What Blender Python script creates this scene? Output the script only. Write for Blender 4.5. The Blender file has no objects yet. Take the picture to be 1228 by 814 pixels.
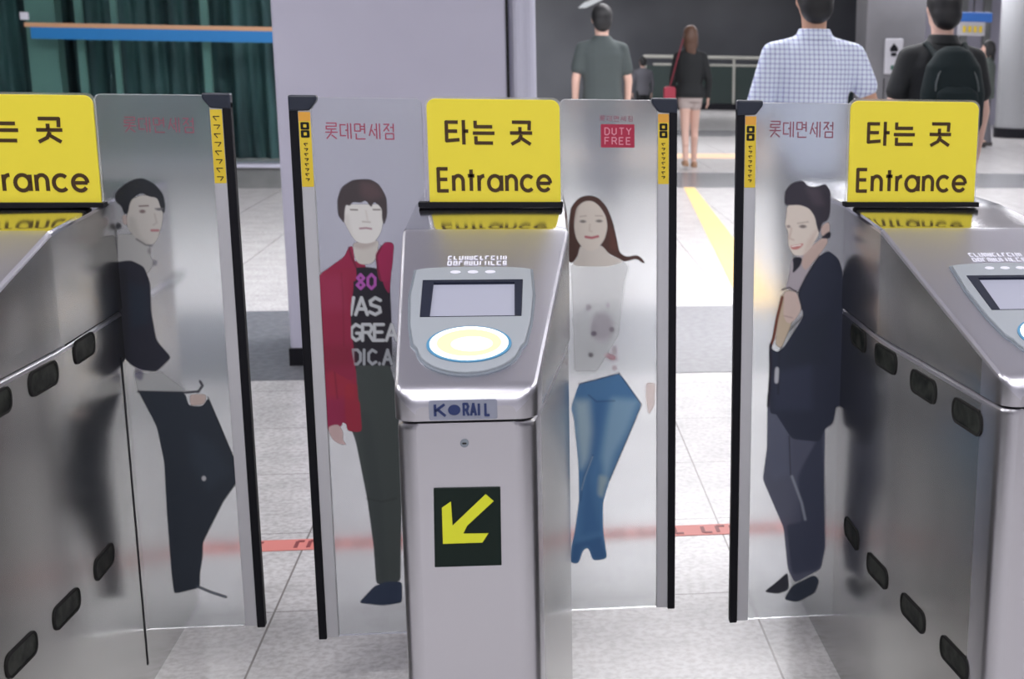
import bpy, bmesh, math, random
import numpy as np
from mathutils import Vector, Matrix
random.seed(7)
SC = bpy.context.scene
COL = SC.collection
R = math.radians

# ------------------------------------------------------------------ camera
F_PX, CX, CY = 1652.3579, 890.4405, 452.5484      # the photograph is an off-centre crop: lens shift
YAW, PIT, ROL, HC = .1585, .2270, .0162, 1.2895
fwd = np.array([math.sin(YAW)*math.cos(PIT), math.cos(YAW)*math.cos(PIT), -math.sin(PIT)])
rgt = np.array([math.cos(YAW), -math.sin(YAW), 0.0]); upv = np.cross(rgt, fwd)
r2 = rgt*math.cos(ROL)+upv*math.sin(ROL); u2 = -rgt*math.sin(ROL)+upv*math.cos(ROL)
CAMP = np.array([0, 0, HC])
cam = bpy.data.cameras.new('camera'); camo = bpy.data.objects.new('camera', cam); COL.objects.link(camo)
camo.matrix_world = Matrix(((r2[0], u2[0], -fwd[0], 0), (r2[1], u2[1], -fwd[1], 0), (r2[2], u2[2], -fwd[2], HC), (0, 0, 0, 1)))
cam.sensor_fit = 'HORIZONTAL'; cam.sensor_width = 36
cam.lens = F_PX/1228*36
cam.shift_x = (614-CX)/1228; cam.shift_y = (CY-407)/1228
cam.clip_end = 200
cam.dof.use_dof = True; cam.dof.focus_distance = 2.3; cam.dof.aperture_fstop = 9.0
SC.camera = camo
SC.view_settings.view_transform = 'Standard'; SC.view_settings.look = 'None'
SC.view_settings.gamma = 1; SC.view_settings.use_curve_mapping = False
SC.view_settings.exposure = 0.0

# ------------------------------------------------------------------ light
w = bpy.data.worlds.new('world'); SC.world = w; w.use_nodes = True
w.node_tree.nodes['Background'].inputs[0].default_value = (.80, .82, .95, 1)
w.node_tree.nodes['Background'].inputs[1].default_value = .25
CEIL = 3.4
def area(name, x, y, sx, sy, power, col=(1, .98, 1)):
    l = bpy.data.lights.new(name, 'AREA'); l.shape = 'RECTANGLE'; l.size = sx; l.size_y = sy
    l.energy = power; l.color = col
    o = bpy.data.objects.new(name, l); COL.objects.link(o); o.location = (x, y, CEIL-.05)
    return o
LIGHTS = [(-1.3, .9, 2.2, .5, 52), (1.9, .3, 2.2, .5, 56), (-3.3, 3.6, .8, 2.2, 105), (3.3, 3.6, .8, 2.2, 75), (0.6, 7.2, 3.6, .5, 80), (-3.6, 8.8, 3.0, 1.2, 170), (1.6, 8.6, 3.0, 1.2, 190),  # side pair level with the pillar added to brighten its face
          (6.0, 9.0, 3.0, 1.2, 170), (2.5, 13.0, 4.0, 1.0, 200), (8.5, 15.0, 4.0, 1.0, 260), (3.0, 20.0, 4.0, 1.0, 240), (8.0, 24.0, 4.0, 1.0, 300), (5.0, 33.0, 5.0, 1.0, 150), (0.0, 34.0, 4.0, 1.0, 210), (-1.0, 24.0, 4.0, 1.0, 200), (0, -1.6, 3.0, .6, 105)]
for (x, y, sx, sy, pw) in LIGHTS: area('ceiling_light_area', x, y, sx, sy, pw*.66)

# ------------------------------------------------------------------ materials
def mat(name, col, rough=.5, metal=0, **k):
    m = bpy.data.materials.new(name); m.use_nodes = True
    b = m.node_tree.nodes['Principled BSDF']
    b.inputs['Base Color'].default_value = (*col, 1); b.inputs['Roughness'].default_value = rough
    b.inputs['Metallic'].default_value = metal
    for a, v in k.items(): b.inputs[a].default_value = v
    return m
def nodes(m): return m.node_tree.nodes, m.node_tree.links, m.node_tree.nodes['Principled BSDF']
def noise_color(m, c1, c2, scale, detail=3, coords='Object', stretch=(1, 1, 1), lo=.35, hi=.65, bump=0):
    N, L, b = nodes(m)
    tc = N.new('ShaderNodeTexCoord'); mp = N.new('ShaderNodeMapping'); mp.inputs['Scale'].default_value = stretch
    nz = N.new('ShaderNodeTexNoise'); nz.inputs['Scale'].default_value = scale; nz.inputs['Detail'].default_value = detail
    cr = N.new('ShaderNodeValToRGB'); cr.color_ramp.elements[0].position = lo; cr.color_ramp.elements[1].position = hi
    cr.color_ramp.elements[0].color = (*c1, 1); cr.color_ramp.elements[1].color = (*c2, 1)
    L.new(tc.outputs[coords], mp.inputs[0]); L.new(mp.outputs[0], nz.inputs[0]); L.new(nz.outputs[0], cr.inputs[0])
    L.new(cr.outputs[0], b.inputs['Base Color'])
    if bump:
        bp = N.new('ShaderNodeBump'); bp.inputs['Strength'].default_value = bump; bp.inputs['Distance'].default_value = .002
        L.new(nz.outputs[0], bp.inputs['Height']); L.new(bp.outputs[0], b.inputs['Normal'])
    return m
steel = mat('brushed_steel', (.60, .59, .63), .26, 1)
N, L, b = nodes(steel)
tc = N.new('ShaderNodeTexCoord'); mp = N.new('ShaderNodeMapping'); mp.inputs['Scale'].default_value = (1.5, 1.5, 300)
nz = N.new('ShaderNodeTexNoise'); nz.inputs['Scale'].default_value = 3; nz.inputs['Detail'].default_value = 4
mr = N.new('ShaderNodeMapRange'); mr.inputs[3].default_value = .27; mr.inputs[4].default_value = .31
L.new(tc.outputs['Object'], mp.inputs[0]); L.new(mp.outputs[0], nz.inputs[0]); L.new(nz.outputs[0], mr.inputs[0]); L.new(mr.outputs[0], b.inputs['Roughness'])
steel_side = mat('polished_steel_side', (.40, .395, .38), .23, 1)  # same steel, dark room reflection put into the flank colour
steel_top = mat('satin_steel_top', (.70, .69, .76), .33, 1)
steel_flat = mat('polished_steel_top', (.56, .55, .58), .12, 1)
alu = mat('aluminium_strip', (.68, .68, .72), .42, .6)
black_rubber = mat('black_rubber', (.008, .008, .012), .6, 0, **{'Specular IOR Level': .2})
navy_plastic = mat('dark_plastic_cap', (.02, .026, .045), .4)
yellow = mat('yellow_acrylic', (.95, .80, .055), .4)
yellow_sticker = mat('yellow_sticker', (.85, .62, .04), .5)
orange_sticker = mat('orange_sticker', (.85, .42, .06), .5)
ink = mat('brown_ink', (.06, .028, .004), .5)
dark_glass = noise_color(mat('dark_sensor_glass', (.012, .014, .012), .5, 0, **{'Specular IOR Level': .12}), (.004, .006, .005), (.035, .038, .032), 35)
gap_m = mat('dark_gap', (.02, .02, .02), .8, 0, **{'Specular IOR Level': .2})
bezel = mat('blue_grey_plastic', (.36, .39, .43), .4)
bezel_rim = mat('grey_bezel_rim', (.22, .25, .29), .35)
dark_frame = mat('dark_screen_frame', (.016, .02, .04), .6, 0, **{'Specular IOR Level': .2})
red_print = mat('red_print', (.45, .025, .07), .6)
soft_red = mat('soft_red_print', (.40, .08, .13), .6)
mauve_print = mat('mauve_print', (.30, .10, .14), .6)
pink_print = mat('pink_letter_print', (.72, .28, .36), .6)
navy_print = mat('navy_print', (.015, .03, .12), .5)
white_print = mat('white_print', (.85, .85, .95), .5)
badge_m = mat('grey_blue_badge', (.30, .32, .40), .3, .4)
sign_black = mat('black_green_plate', (.010, .018, .015), .6, 0, **{'Specular IOR Level': .15})
arrow_m = mat('yellow_green_arrow', (.70, .72, .02), .4)
def emis(name, col, s, base=None):
    m = mat(name, base or col, .4); N, L, b = nodes(m)
    b.inputs['Emission Color'].default_value = (*col, 1); b.inputs['Emission Strength'].default_value = s
    return m
screen_m = emis('lcd_screen', (.50, .52, .66), .45, (.2, .2, .25))
pad_white = emis('lit_reader_pad', (1, 1, .88), 1.1, (.8, .8, .7))
pad_yellow = emis('lit_yellow_ring', (1, .94, .36), .85, (.7, .65, .3))
pad_ring = mat('blue_pad_ring', (.08, .28, .48), .4)
reflect_glow = emis('lamp_reflection_glow', (.6, .64, .68), .7, (.4, .4, .4))
lamp_m = emis('lamp_diffuser', (.95, .96, 1), 3.0)
# frosted acrylic
frost = mat('frosted_acrylic', (.90, .92, .93), .2)
N, L, b = nodes(frost)
b.inputs['Transmission Weight'].default_value = 1; b.inputs['IOR'].default_value = 1.3; b.inputs['Roughness'].default_value = .165
tr = N.new('ShaderNodeBsdfTranslucent'); tr.inputs[0].default_value = (.82, .85, .88, 1)
df = N.new('ShaderNodeBsdfDiffuse'); df.inputs[0].default_value = (.62, .66, .70, 1)
m1 = N.new('ShaderNodeMixShader'); m1.inputs[0].default_value = .7
m2 = N.new('ShaderNodeMixShader'); m2.inputs[0].default_value = .13
L.new(tr.outputs[0], m1.inputs[1]); L.new(df.outputs[0], m1.inputs[2])
L.new(b.outputs[0], m2.inputs[1]); L.new(m1.outputs[0], m2.inputs[2])
L.new(m2.outputs[0], N['Material Output'].inputs[0])
clear = mat('clear_acrylic', (.95, .95, .9), .08); clear.node_tree.nodes['Principled BSDF'].inputs['Transmission Weight'].default_value = .9
# print with per-point colour and opacity
def print_material():
    m = mat('poster_ink', (.5, .5, .5), .5); N, L, b = nodes(m)
    at = N.new('ShaderNodeAttribute'); at.attribute_name = 'ink'
    t = N.new('ShaderNodeBsdfTransparent'); mx = N.new('ShaderNodeMixShader')
    L.new(at.outputs['Color'], b.inputs['Base Color']); L.new(at.outputs['Alpha'], mx.inputs[0])
    L.new(t.outputs[0], mx.inputs[1]); L.new(b.outputs[0], mx.inputs[2]); L.new(mx.outputs[0], N['Material Output'].inputs[0])
    return m
poster_ink = print_material()
# floor
floor_m = mat('granite_tiles', (.6, .6, .6), .22)
N, L, b = nodes(floor_m)
geo = N.new('ShaderNodeNewGeometry')
sep = N.new('ShaderNodeSeparateXYZ'); L.new(geo.outputs['Position'], sep.inputs[0])
def speck(scale, c1, c2, lo, hi):
    n = N.new('ShaderNodeTexNoise'); n.inputs['Scale'].default_value = scale; n.inputs['Detail'].default_value = 3
    L.new(geo.outputs['Position'], n.inputs[0])
    cr = N.new('ShaderNodeValToRGB'); cr.color_ramp.elements[0].position = lo; cr.color_ramp.elements[1].position = hi
    cr.color_ramp.elements[0].color = (*c1, 1); cr.color_ramp.elements[1].color = (*c2, 1)
    L.new(n.outputs[0], cr.inputs[0]); return cr
s1 = speck(60, (.53, .51, .51), (.70, .69, .69), .36, .60)
s2 = speck(7, (.86, .86, .86), (1, 1, 1), .35, .65)
mxc = N.new('ShaderNodeMix'); mxc.data_type = 'RGBA'; mxc.blend_type = 'MULTIPLY'; mxc.inputs[0].default_value = 1
L.new(s1.outputs[0], mxc.inputs[6]); L.new(s2.outputs[0], mxc.inputs[7])
def joint(sock, off, pitch, width):
    a = N.new('ShaderNodeMath'); a.operation = 'SUBTRACT'; L.new(sock, a.inputs[0]); a.inputs[1].default_value = off
    d = N.new('ShaderNodeMath'); d.operation = 'DIVIDE'; L.new(a.outputs[0], d.inputs[0]); d.inputs[1].default_value = pitch
    fr = N.new('ShaderNodeMath'); fr.operation = 'FRACT'; L.new(d.outputs[0], fr.inputs[0])
    ls = N.new('ShaderNodeMath'); ls.operation = 'LESS_THAN'; L.new(fr.outputs[0], ls.inputs[0]); ls.inputs[1].default_value = width/pitch
    return ls
j1 = joint(sep.outputs[0], -.605, .565, .005); j2 = joint(sep.outputs[1], .35, .565, .004)
mxj = N.new('ShaderNodeMath'); mxj.operation = 'MAXIMUM'; L.new(j1.outputs[0], mxj.inputs[0]); L.new(j2.outputs[0], mxj.inputs[1])
mj = N.new('ShaderNodeMix'); mj.data_type = 'RGBA'; L.new(mxj.outputs[0], mj.inputs[0]); L.new(mxc.outputs[2], mj.inputs[6]); mj.inputs[7].default_value = (.22, .20, .19, 1)
L.new(mj.outputs[2], b.inputs['Base Color'])
band_m = noise_color(mat('grey_stone_band', (.2, .2, .22), .25), (.155, .16, .18), (.20, .205, .225), 30)
band2_m = noise_color(mat('dark_grey_stone_band', (.2, .2, .22), .25), (.13, .135, .15), (.17, .175, .19), 30)
tactile_m = mat('tactile_yellow', (.80, .53, .17), .5)
orange_line_m = mat('orange_line', (.85, .55, .35), .5)
red_line_m = mat('red_floor_tape', (.70, .20, .17), .5)
red_text_m = mat('dark_red_lettering', (.22, .008, .012), .5)
pillar_m = noise_color(mat('lavender_panel', (.5, .5, .6), .35), (.53, .52, .64), (.58, .57, .69), 1.5)
pillar_trim_m = mat('pale_corner_trim', (.62, .62, .74), .3)
wall_dark = noise_color(mat('charcoal_wall', (.04, .04, .05), .35), (.07, .075, .09), (.16, .17, .19), .25, 3)
wall_light = mat('pale_wall', (.55, .55, .6), .6)
wall_green = mat('grey_green_wall', (.16, .19, .18), .5)
wall_lav = mat('lavender_wall', (.40, .39, .48), .5)
ceil_m = mat('ceiling_panel', (.55, .55, .58), .8)
streak_sheet_m = noise_color(mat('dark_green_streak_sheet', (.02, .07, .07), .6), (.020, .042, .050), (.08, .155, .16), 2.0, 4, stretch=(3.5, 1, .25), lo=.38, hi=.66)  # lighter vertical streaks: glass reflections put into the colour
streak_green = mat('pale_green_reflection', (.20, .33, .30), .3)  # colour of the reflections in the green glass
blue_strip = mat('blue_strip', (.02, .24, .62), .4)
orange_strip = mat('orange_strip', (.75, .42, .24), .4)
base_grey = noise_color(mat('grey_plinth', (.2, .2, .2), .4), (.19, .20, .20), (.26, .27, .27), 3)
rail_steel = mat('pale_rail', (.42, .42, .38), .3, .3)
rail_glass = mat('dark_green_rail_glass', (.03, .045, .043), .2)
pilaster_m = noise_color(mat('grey_pilaster', (.2, .2, .22), .4), (.17, .17, .185), (.23, .23, .25), .8)
col_grey = mat('pale_column', (.34, .35, .37), .35)
blue_sign_m = mat('blue_sign', (.03, .17, .60), .4)
skin_m = mat('skin', (.56, .32, .22), .5)
skin_pale = mat('pale_skin', (.68, .44, .36), .5)
hair_black = mat('black_hair', (.012, .012, .014), .5)
hair_brown = mat('brown_hair', (.11, .055, .035), .5)

# ------------------------------------------------------------------ helpers
def tag(o, label=None, cat=None, group=None, kind=None):
    if label: o['label'] = label
    if cat: o['category'] = cat
    if group: o['group'] = group
    if kind: o['kind'] = kind
    return o
def empty(name, loc=(0, 0, 0)):
    o = bpy.data.objects.new(name, None); o.location = loc; o.empty_display_size = .1; COL.objects.link(o); return o
def link(name, bm, m, parent=None, smooth=False, bevel=0, seg=2):
    me = bpy.data.meshes.new(name)
    bmesh.ops.recalc_face_normals(bm, faces=bm.faces[:]); bm.to_mesh(me); bm.free()
    for mm in (m if isinstance(m, (list, tuple)) else [m]): me.materials.append(mm)
    o = bpy.data.objects.new(name, me); COL.objects.link(o)
    if parent:
        o.parent = parent
        off = Vector((0, 0, 0)); p = parent
        while p: off += p.location; p = p.parent
        me.transform(Matrix.Translation(-off))
    if smooth:
        for p in me.polygons: p.use_smooth = True
    if bevel:
        md = o.modifiers.new('bevel', 'BEVEL'); md.width = bevel; md.segments = seg; md.limit_method = 'ANGLE'; md.angle_limit = R(35)
    return o
def add_box(bm, x0, x1, y0, y1, z0, z1, mi=0):
    v = [bm.verts.new(p) for p in ((x0, y0, z0), (x1, y0, z0), (x1, y1, z0), (x0, y1, z0), (x0, y0, z1), (x1, y0, z1), (x1, y1, z1), (x0, y1, z1))]
    for f in ((0, 3, 2, 1), (4, 5, 6, 7), (0, 1, 5, 4), (1, 2, 6, 5), (2, 3, 7, 6), (3, 0, 4, 7)):
        bm.faces.new([v[i] for i in f]).material_index = mi
def box(name, m, x0, x1, y0, y1, z0, z1, parent=None, bevel=0):
    bm = bmesh.new(); add_box(bm, x0, x1, y0, y1, z0, z1); return link(name, bm, m, parent, bevel=bevel)
def struct(o): o['kind'] = 'structure'; return o
def frame_xz(y):            # maps (u,v) to the world on a wall-like plane facing the camera; w is outwards
    return lambda u, v, w_: Vector((u, y-w_, v))
def frame_floor(z=0):
    return lambda u, v, w_: Vector((u, v, z+w_))
def prism(bm, pts, fr, w0, w1, mi=0):
    a = [bm.verts.new(fr(u, v, w0)) for u, v in pts]; b_ = [bm.verts.new(fr(u, v, w1)) for u, v in pts]
    n = len(pts)
    bm.faces.new(a).material_index = mi; bm.faces.new(b_[::-1]).material_index = mi
    for i in range(n): bm.faces.new((a[i], b_[i], b_[(i+1) % n], a[(i+1) % n])).material_index = mi
def stroke(bm, pts, wd, fr, w0, w1, caps=True):
    for i in range(len(pts)-1):
        (x0, y0), (x1, y1) = pts[i], pts[i+1]
        d = math.hypot(x1-x0, y1-y0)
        if d < 1e-9: continue
        ux, uy = (x1-x0)/d, (y1-y0)/d; h = wd/2
        ex = h*.6 if len(pts) > 2 else 0
        ax, ay, bx, by = x0-ux*ex*(i > 0), y0-uy*ex*(i > 0), x1+ux*ex*(i < len(pts)-2), y1+uy*ex*(i < len(pts)-2)
        eps = i*1e-5
        prism(bm, [(ax-uy*h, ay+ux*h), (ax+uy*h, ay-ux*h), (bx+uy*h, by-ux*h), (bx-uy*h, by+ux*h)], fr, w0, w1+eps)
def arc(cx, cy, rx, ry, a0, a1, n=16):
    return [(cx+rx*math.cos(R(a0+(a1-a0)*i/n)), cy+ry*math.sin(R(a0+(a1-a0)*i/n))) for i in range(n+1)]
# glyphs: unit x-height 1 (latin, cap 1.42); hangul in a 1x1 box
LAT = {'E': (.80, [[(.72, 1.42), (.06, 1.42), (.06, 0), (.75, 0)], [(.06, .74), (.68, .74)]]),
       'n': (.80, [[(.06, 0), (.06, 1.0)], [(.06, .55)]+arc(.39, .6, .33, .38, 175, 0, 10)+[(.72, 0)]]),
       't': (.46, [[(.23, 0), (.23, 1.38)], [(0, .98), (.46, .98)]]),
       'r': (.44, [[(.06, 0), (.06, 1.0)], [(.06, .5)]+arc(.42, .56, .36, .42, 170, 88, 6)]),
       'a': (1.0, [arc(.48, .5, .44, .48, 0, 360, 22), [(.94, 0), (.94, 1.0)]]),
       'c': (.90, [arc(.48, .5, .44, .48, 45, 315, 18)]),
       'e': (.96, [arc(.48, .5, .44, .48, 0, 322, 20), [(.05, .5), (.92, .5)]])}
CAP = {'K': [[(0, 0), (0, 1)], [(.7, 1), (.02, .45)], [(.2, .55), (.75, 0)]], 'R': [[(0, 0), (0, 1), (.5, 1), (.65, .78), (.5, .5), (0, .5)], [(.35, .5), (.7, 0)]],
       'A': [[(0, 0), (.35, 1), (.7, 0)], [(.12, .33), (.58, .33)]], 'I': [[(.1, 0), (.1, 1)]], 'L': [[(0, 1), (0, 0), (.6, 0)]],
       'D': [[(0, 0), (0, 1), (.4, 1), (.65, .75), (.65, .25), (.4, 0), (0, 0)]], 'U': [[(0, 1), (0, .2), (.3, 0), (.6, .2), (.6, 1)]], 'T': [[(0, 1), (.7, 1)], [(.35, 1), (.35, 0)]],
       'Y': [[(0, 1), (.35, .5), (.7, 1)], [(.35, .5), (.35, 0)]], 'F': [[(0, 0), (0, 1), (.6, 1)], [(0, .52), (.5, .52)]], 'E': [[(.6, 1), (0, 1), (0, 0), (.6, 0)], [(0, .52), (.5, .52)]]}
G = lambda *s: list(s)
HAN = {'타': [[(.56, .93), (.02, .93), (.02, .12), (.62, .17)], [(.02, .54), (.52, .54)], [(.82, 1.02), (.82, -.04)], [(.82, .54), (1.04, .54)]],
       '는': [[(.12, 1.0), (.12, .74), (.92, .74)], [(0, .46), (1.02, .46)], [(.14, .32), (.14, .03), (.94, .03)]],
       '곳': [[(.10, .95), (.90, .95), (.88, .60)], [(.46, .74), (.46, .50)], [(0, .48), (1.02, .48)], [(.52, .40), (.40, .16), (.06, -.02)], [(.50, .26), (.94, -.02)]],
       '롯': [[(.1, 1), (.9, 1), (.9, .8), (.1, .8), (.1, .62), (.9, .62)], [(.5, .6), (.5, .45)], [(0, .42), (1, .42)], [(.5, .38), (.1, 0)], [(.5, .25), (.9, 0)]],
       '데': [[(.5, .9), (.05, .9), (.05, .2), (.5, .2)], [(.45, .55), (.65, .55)], [(.65, 1), (.65, 0)], [(.9, 1), (.9, 0)]],
       '면': [[(.05, .95), (.5, .95), (.5, .5), (.05, .5), (.05, .95)], [(.5, .8), (.85, .8)], [(.5, .62), (.85, .62)], [(.85, 1), (.85, .35)], [(.15, .35), (.15, 0), (.9, 0)]],
       '세': [[(.3, .95), (.05, .2)], [(.25, .6), (.5, .2)], [(.45, .6), (.65, .6)], [(.65, 1), (.65, 0)], [(.9, 1), (.9, 0)]],
       '점': [[(.05, .95), (.5, .95), (.05, .5)], [(.3, .75), (.5, .5)], [(.6, .75), (.85, .75)], [(.85, 1), (.85, .45)], [(.2, .35), (.85, .35), (.85, 0), (.2, 0), (.2, .35)]]}
def hangul(bm, s, x0, x1, y0, y1, gapx, wd, fr, w0, w1):
    n = len(s); cw = (x1-x0-gapx*(n-1))/n
    for i, ch in enumerate(s):
        if ch == ' ': continue
        for st in HAN[ch]: stroke(bm, [(x0+i*(cw+gapx)+a*cw, y0+b_*(y1-y0)) for a, b_ in st], wd, fr, w0, w1)
def caps(bm, s, x0, x1, y0, y1, wd, fr, w0, w1, gap=.35):
    n = len(s); cw = (x1-x0)/(n*(.7)+gap*(n-1)) if n > 1 else (x1-x0)/.7
    x = x0
    for ch in s:
        if ch != ' ':
            for st in CAP[ch]: stroke(bm, [(x+a*cw, y0+b_*(y1-y0)) for a, b_ in st], wd, fr, w0, w1)
        x += cw*(.7+gap)
def at(px, py, Y):          # a point of the photograph on the upright plane at distance Y
    d = fwd+r2*(px-CX)/F_PX-u2*(py-CY)/F_PX
    t = Y/d[1]; p = CAMP+d*t
    return float(p[0]), float(p[2])
def rrect(x0, x1, y0, y1, r, n=6, corners=(1, 1, 1, 1)):      # corners: bl br tr tl
    out = []
    for (cx, cy, a, c) in ((x0+r, y0+r, 180, 0), (x1-r, y0+r, 270, 1), (x1-r, y1-r, 0, 2), (x0+r, y1-r, 90, 3)):
        if corners[c]: out += arc(cx, cy, r, r, a, a+90, n)
        else: out.append(((x0, x1, x1, x0)[c], (y0, y0, y1, y1)[c]))
    return out
def fill_holes(bm, loops, fr, w0, w1, mi=0):
    """extruded plate with holes"""
    edges = []; 
    for lp in loops:
        vs = [bm.verts.new(fr(u, v, w1)) for u, v in lp]
        edges += [bm.edges.new((vs[i], vs[(i+1) % len(vs)])) for i in range(len(vs))]
    res = bmesh.ops.triangle_fill(bm, edges=edges, use_beauty=True)
    fs = [g for g in res['geom'] if isinstance(g, bmesh.types.BMFace)]
    nrm = fr(0, 0, 1)-fr(0, 0, 0)
    ret = bmesh.ops.extrude_face_region(bm, geom=fs)
    vs = [g for g in ret['geom'] if isinstance(g, bmesh.types.BMVert)]
    bmesh.ops.translate(bm, verts=vs, vec=nrm*(w0-w1))

# ------------------------------------------------------------------ the hall
struct(box('floor', floor_m, -10, 13, -5, 40, -.1, 0))
struct(box('ceiling', ceil_m, -10, 13, -5, 40, CEIL, CEIL+.1))
struct(box('wall_far', wall_dark, -10, 13, 38, 38.2, 0, CEIL))
struct(box('wall_left', wall_green, -10.2, -10, -5, 40, 0, CEIL))
struct(box('wall_right', wall_light, 13, 13.2, -5, 40, 0, CEIL))
struct(box('wall_back', wall_light, -10, 13, -5.2, -5, 0, CEIL))
struct(box('trim_1', band_m, -10, 13, 5.62, 7.2, 0, .002))
struct(box('trim_2', band2_m, -1.5, 13, 14.1, 15.95, 0, .002))
struct(box('trim_3', band2_m, 0, 5.2, 23.6, 25.6, 0, .002))
struct(box('trim_4', orange_line_m, .5, 4.4, 18.3, 19.2, 0, .002))
bm = bmesh.new(); prism(bm, [(1.14, 7.2), (1.38, 7.2), (1.72, 14.08), (1.61, 14.08)], frame_floor(0), .0, .004)
tp = link('tactile_paving_strip', bm, tactile_m); tag(tp, 'yellow tactile guide strip on the pale floor leading away behind the flaps', 'floor strip')
# red tape across the floor with lettering
yl0, yl1 = 3.60, 3.685
tape = box('floor_tape', red_line_m, -1.6, 1.6, yl0, yl1, 0, .0015)
tag(tape, 'red lettered tape line across the floor behind the gates', 'tape')
bm = bmesh.new(); random.seed(3)
x = -1.55
while x < 1.5:
    wdt = random.uniform(.018, .034)
    if random.random() > .18:
        fr = frame_floor(0); k = random.randint(0, 3)
        y0, y1 = yl0+.018, yl1-.018
        stroke(bm, [(x, y0), (x, y1)], .010, fr, .001, .0024); stroke(bm, [(x, y0 if k % 2 else y1), (x+wdt*.7, y0 if k % 2 else y1)], .012, fr, .001, .0026)
        if k > 1: stroke(bm, [(x+wdt*.7, y0), (x+wdt*.7, y1)], .010, fr, .001, .0028)
    x += wdt+.008
link('lettering', bm, red_text_m, tape)

# lavender clad pillar
pil = empty('pillar', (-.5, 6.2, 0)); tag(pil, 'broad lavender grey clad pillar standing behind the left lane', 'pillar')
box('cladding', pillar_m, -.985, -.055, 5.9, 6.6, 0, CEIL, pil, bevel=.012)
bm = bmesh.new()
prism(bm, arc(-.005, 6.0, .065, .10, 180, 360, 14)+[(.06, 6.6), (-.07, 6.6)], frame_floor(0), .0, CEIL-.002); link('corner_trim', bm, pillar_trim_m, pil, smooth=False)
box('groove', gap_m, -.062, -.052, 5.895, 5.91, 0, CEIL-.002, pil)
box('skirting', black_rubber, -.99, .062, 5.885, 6.61, 0, .075, pil)

# glazed front on the left
gw = empty('glass_partition', (-5, 14, 0)); tag(gw, 'dark green glazed partition with blue and orange band left of the pillar', 'glass wall')
box('plinth', base_grey, -9.8, -1.6, 13.95, 14.25, 0, .20, gw)
box('sill_rail', pillar_trim_m, -9.8, -1.6, 13.90, 14.25, .20, .232, gw)
for mx_, mw in ((-4.55, .06), (-2.9, .02)):
    pass
bm = bmesh.new()       # added folded sheet in place of the dark glass and its reflections
xs = np.linspace(-9.7, -1.65, 260); prev = None
for i, x in enumerate(xs):
    y = 14.75+.05*math.sin(i*1.3)+.03*math.sin(i*.7)
    cur = (bm.verts.new((x, y, .23)), bm.verts.new((x, y, CEIL-.01)))
    if prev: bm.faces.new((prev[0], cur[0], cur[1], prev[1]))
    prev = cur
link('streak_sheet', bm, streak_sheet_m, gw, smooth=True)
def vbar(px, pw, Y, m, z1=CEIL-.01, nm='reflection_streak', d=.05):
    x0, _ = at(px, 60, Y); x1, _ = at(px+pw, 60, Y)
    return box(nm, m, x0, x1, Y, Y+d, .23, z1, gw)
vbar(34, 36, 14.3, streak_green, nm='upright_bar', d=.2)  # this bar and the thin ones are added in place of vertical reflections
for px, pw in ((93, 9), (136, 7), (243, 9)): vbar(px, pw, 14.28, streak_green)
pane = mat('green_tinted_glass', (.80, .93, .92), .03); pane.node_tree.nodes['Principled BSDF'].inputs['Transmission Weight'].default_value = 1
pane.node_tree.nodes['Principled BSDF'].inputs['IOR'].default_value = 1.1
box('pane', pane, -9.7, -1.62, 14.10, 14.12, .235, CEIL-.01, gw)
a0 = at(36, 31, 14)[0]
box('blue_band', blue_strip, a0, -1.62, 14.0, 14.05, 1.37, 1.475, gw)
box('orange_band', orange_strip, a0-.05, -1.62, 14.0, 14.05, 1.476, 1.515, gw)
bx, bz = at(28, 19, 14); box('pale_blob', white_print, bx-.035, bx+.035, 14.0, 14.05, bz-.035, bz+.035, gw, bevel=.008)  # small pale rounded block at the start of the band

# glass railing at the far end
rl = empty('railing', (4.6, 35.9, 0)); tag(rl, 'glass railing with a pale handrail in front of the dark far wall', 'railing')
box('handrail', rail_steel, 3.05, 9.4, 35.85, 35.95, 1.28, 1.36, rl, bevel=.02)
box('lower_rail', rail_steel, 3.3, 9.4, 35.87, 35.93, 1.10, 1.15, rl, bevel=.01)
box('glass_panel', rail_glass, 3.1, 9.4, 35.89, 35.91, .1, 1.1, rl)
box('kerb', black_rubber, 2.5, 9.4, 35.8, 36.0, 0, .16, rl)
for px in (3.1, 5.38, 7.6, 9.3): box('upright_bar', rail_steel, px-.03, px+.03, 35.86, 35.94, .16, 1.28, rl)

# grey pilaster with a notice
pl_ = empty('pilaster', (6.45, 24.3, 0)); tag(pl_, 'grey panelled pier between the checked shirt man and the backpack man', 'pillar')
box('cladding', pilaster_m, at(1038, 60, 24)[0], at(1109, 60, 24)[0], 24, 24.8, 0, CEIL-.002, pl_, bevel=.02)
for k in range(3): box('groove', gap_m, 6.25+k*.22, 6.262+k*.22, 23.985, 24.0, 0, 1.0, pl_)
nx0, nz1 = at(1061, 46, 23.97); nx1, nz0 = at(1081, 89, 23.97)
nt = box('notice_board', wall_light, nx0, nx1, 23.93, 23.97, nz0, nz1, None, bevel=.01)
tag(nt, 'small white notice with an up arrow on the grey pier', 'notice')
bm = bmesh.new(); cxn = (nx0+nx1)/2; fr = frame_xz(23.93)
prism(bm, [(cxn-.07, nz1-.22), (cxn+.07, nz1-.22), (cxn+.07, nz1-.16), (cxn, nz1-.08), (cxn-.07, nz1-.16)], fr, 0, .004)
prism(bm, rrect(cxn-.05, cxn+.05, nz1-.30, nz1-.24, .01), fr, 0, .004)
link('arrow_symbol', bm, black_rubber, nt)
bm = bmesh.new(); prism(bm, rrect(cxn-.05, cxn+.05, nz0+.07, nz0+.15, .02), fr, 0, .004); link('green_symbol', bm, mat('green_symbol', (.03, .12, .08), .5), nt)
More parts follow.
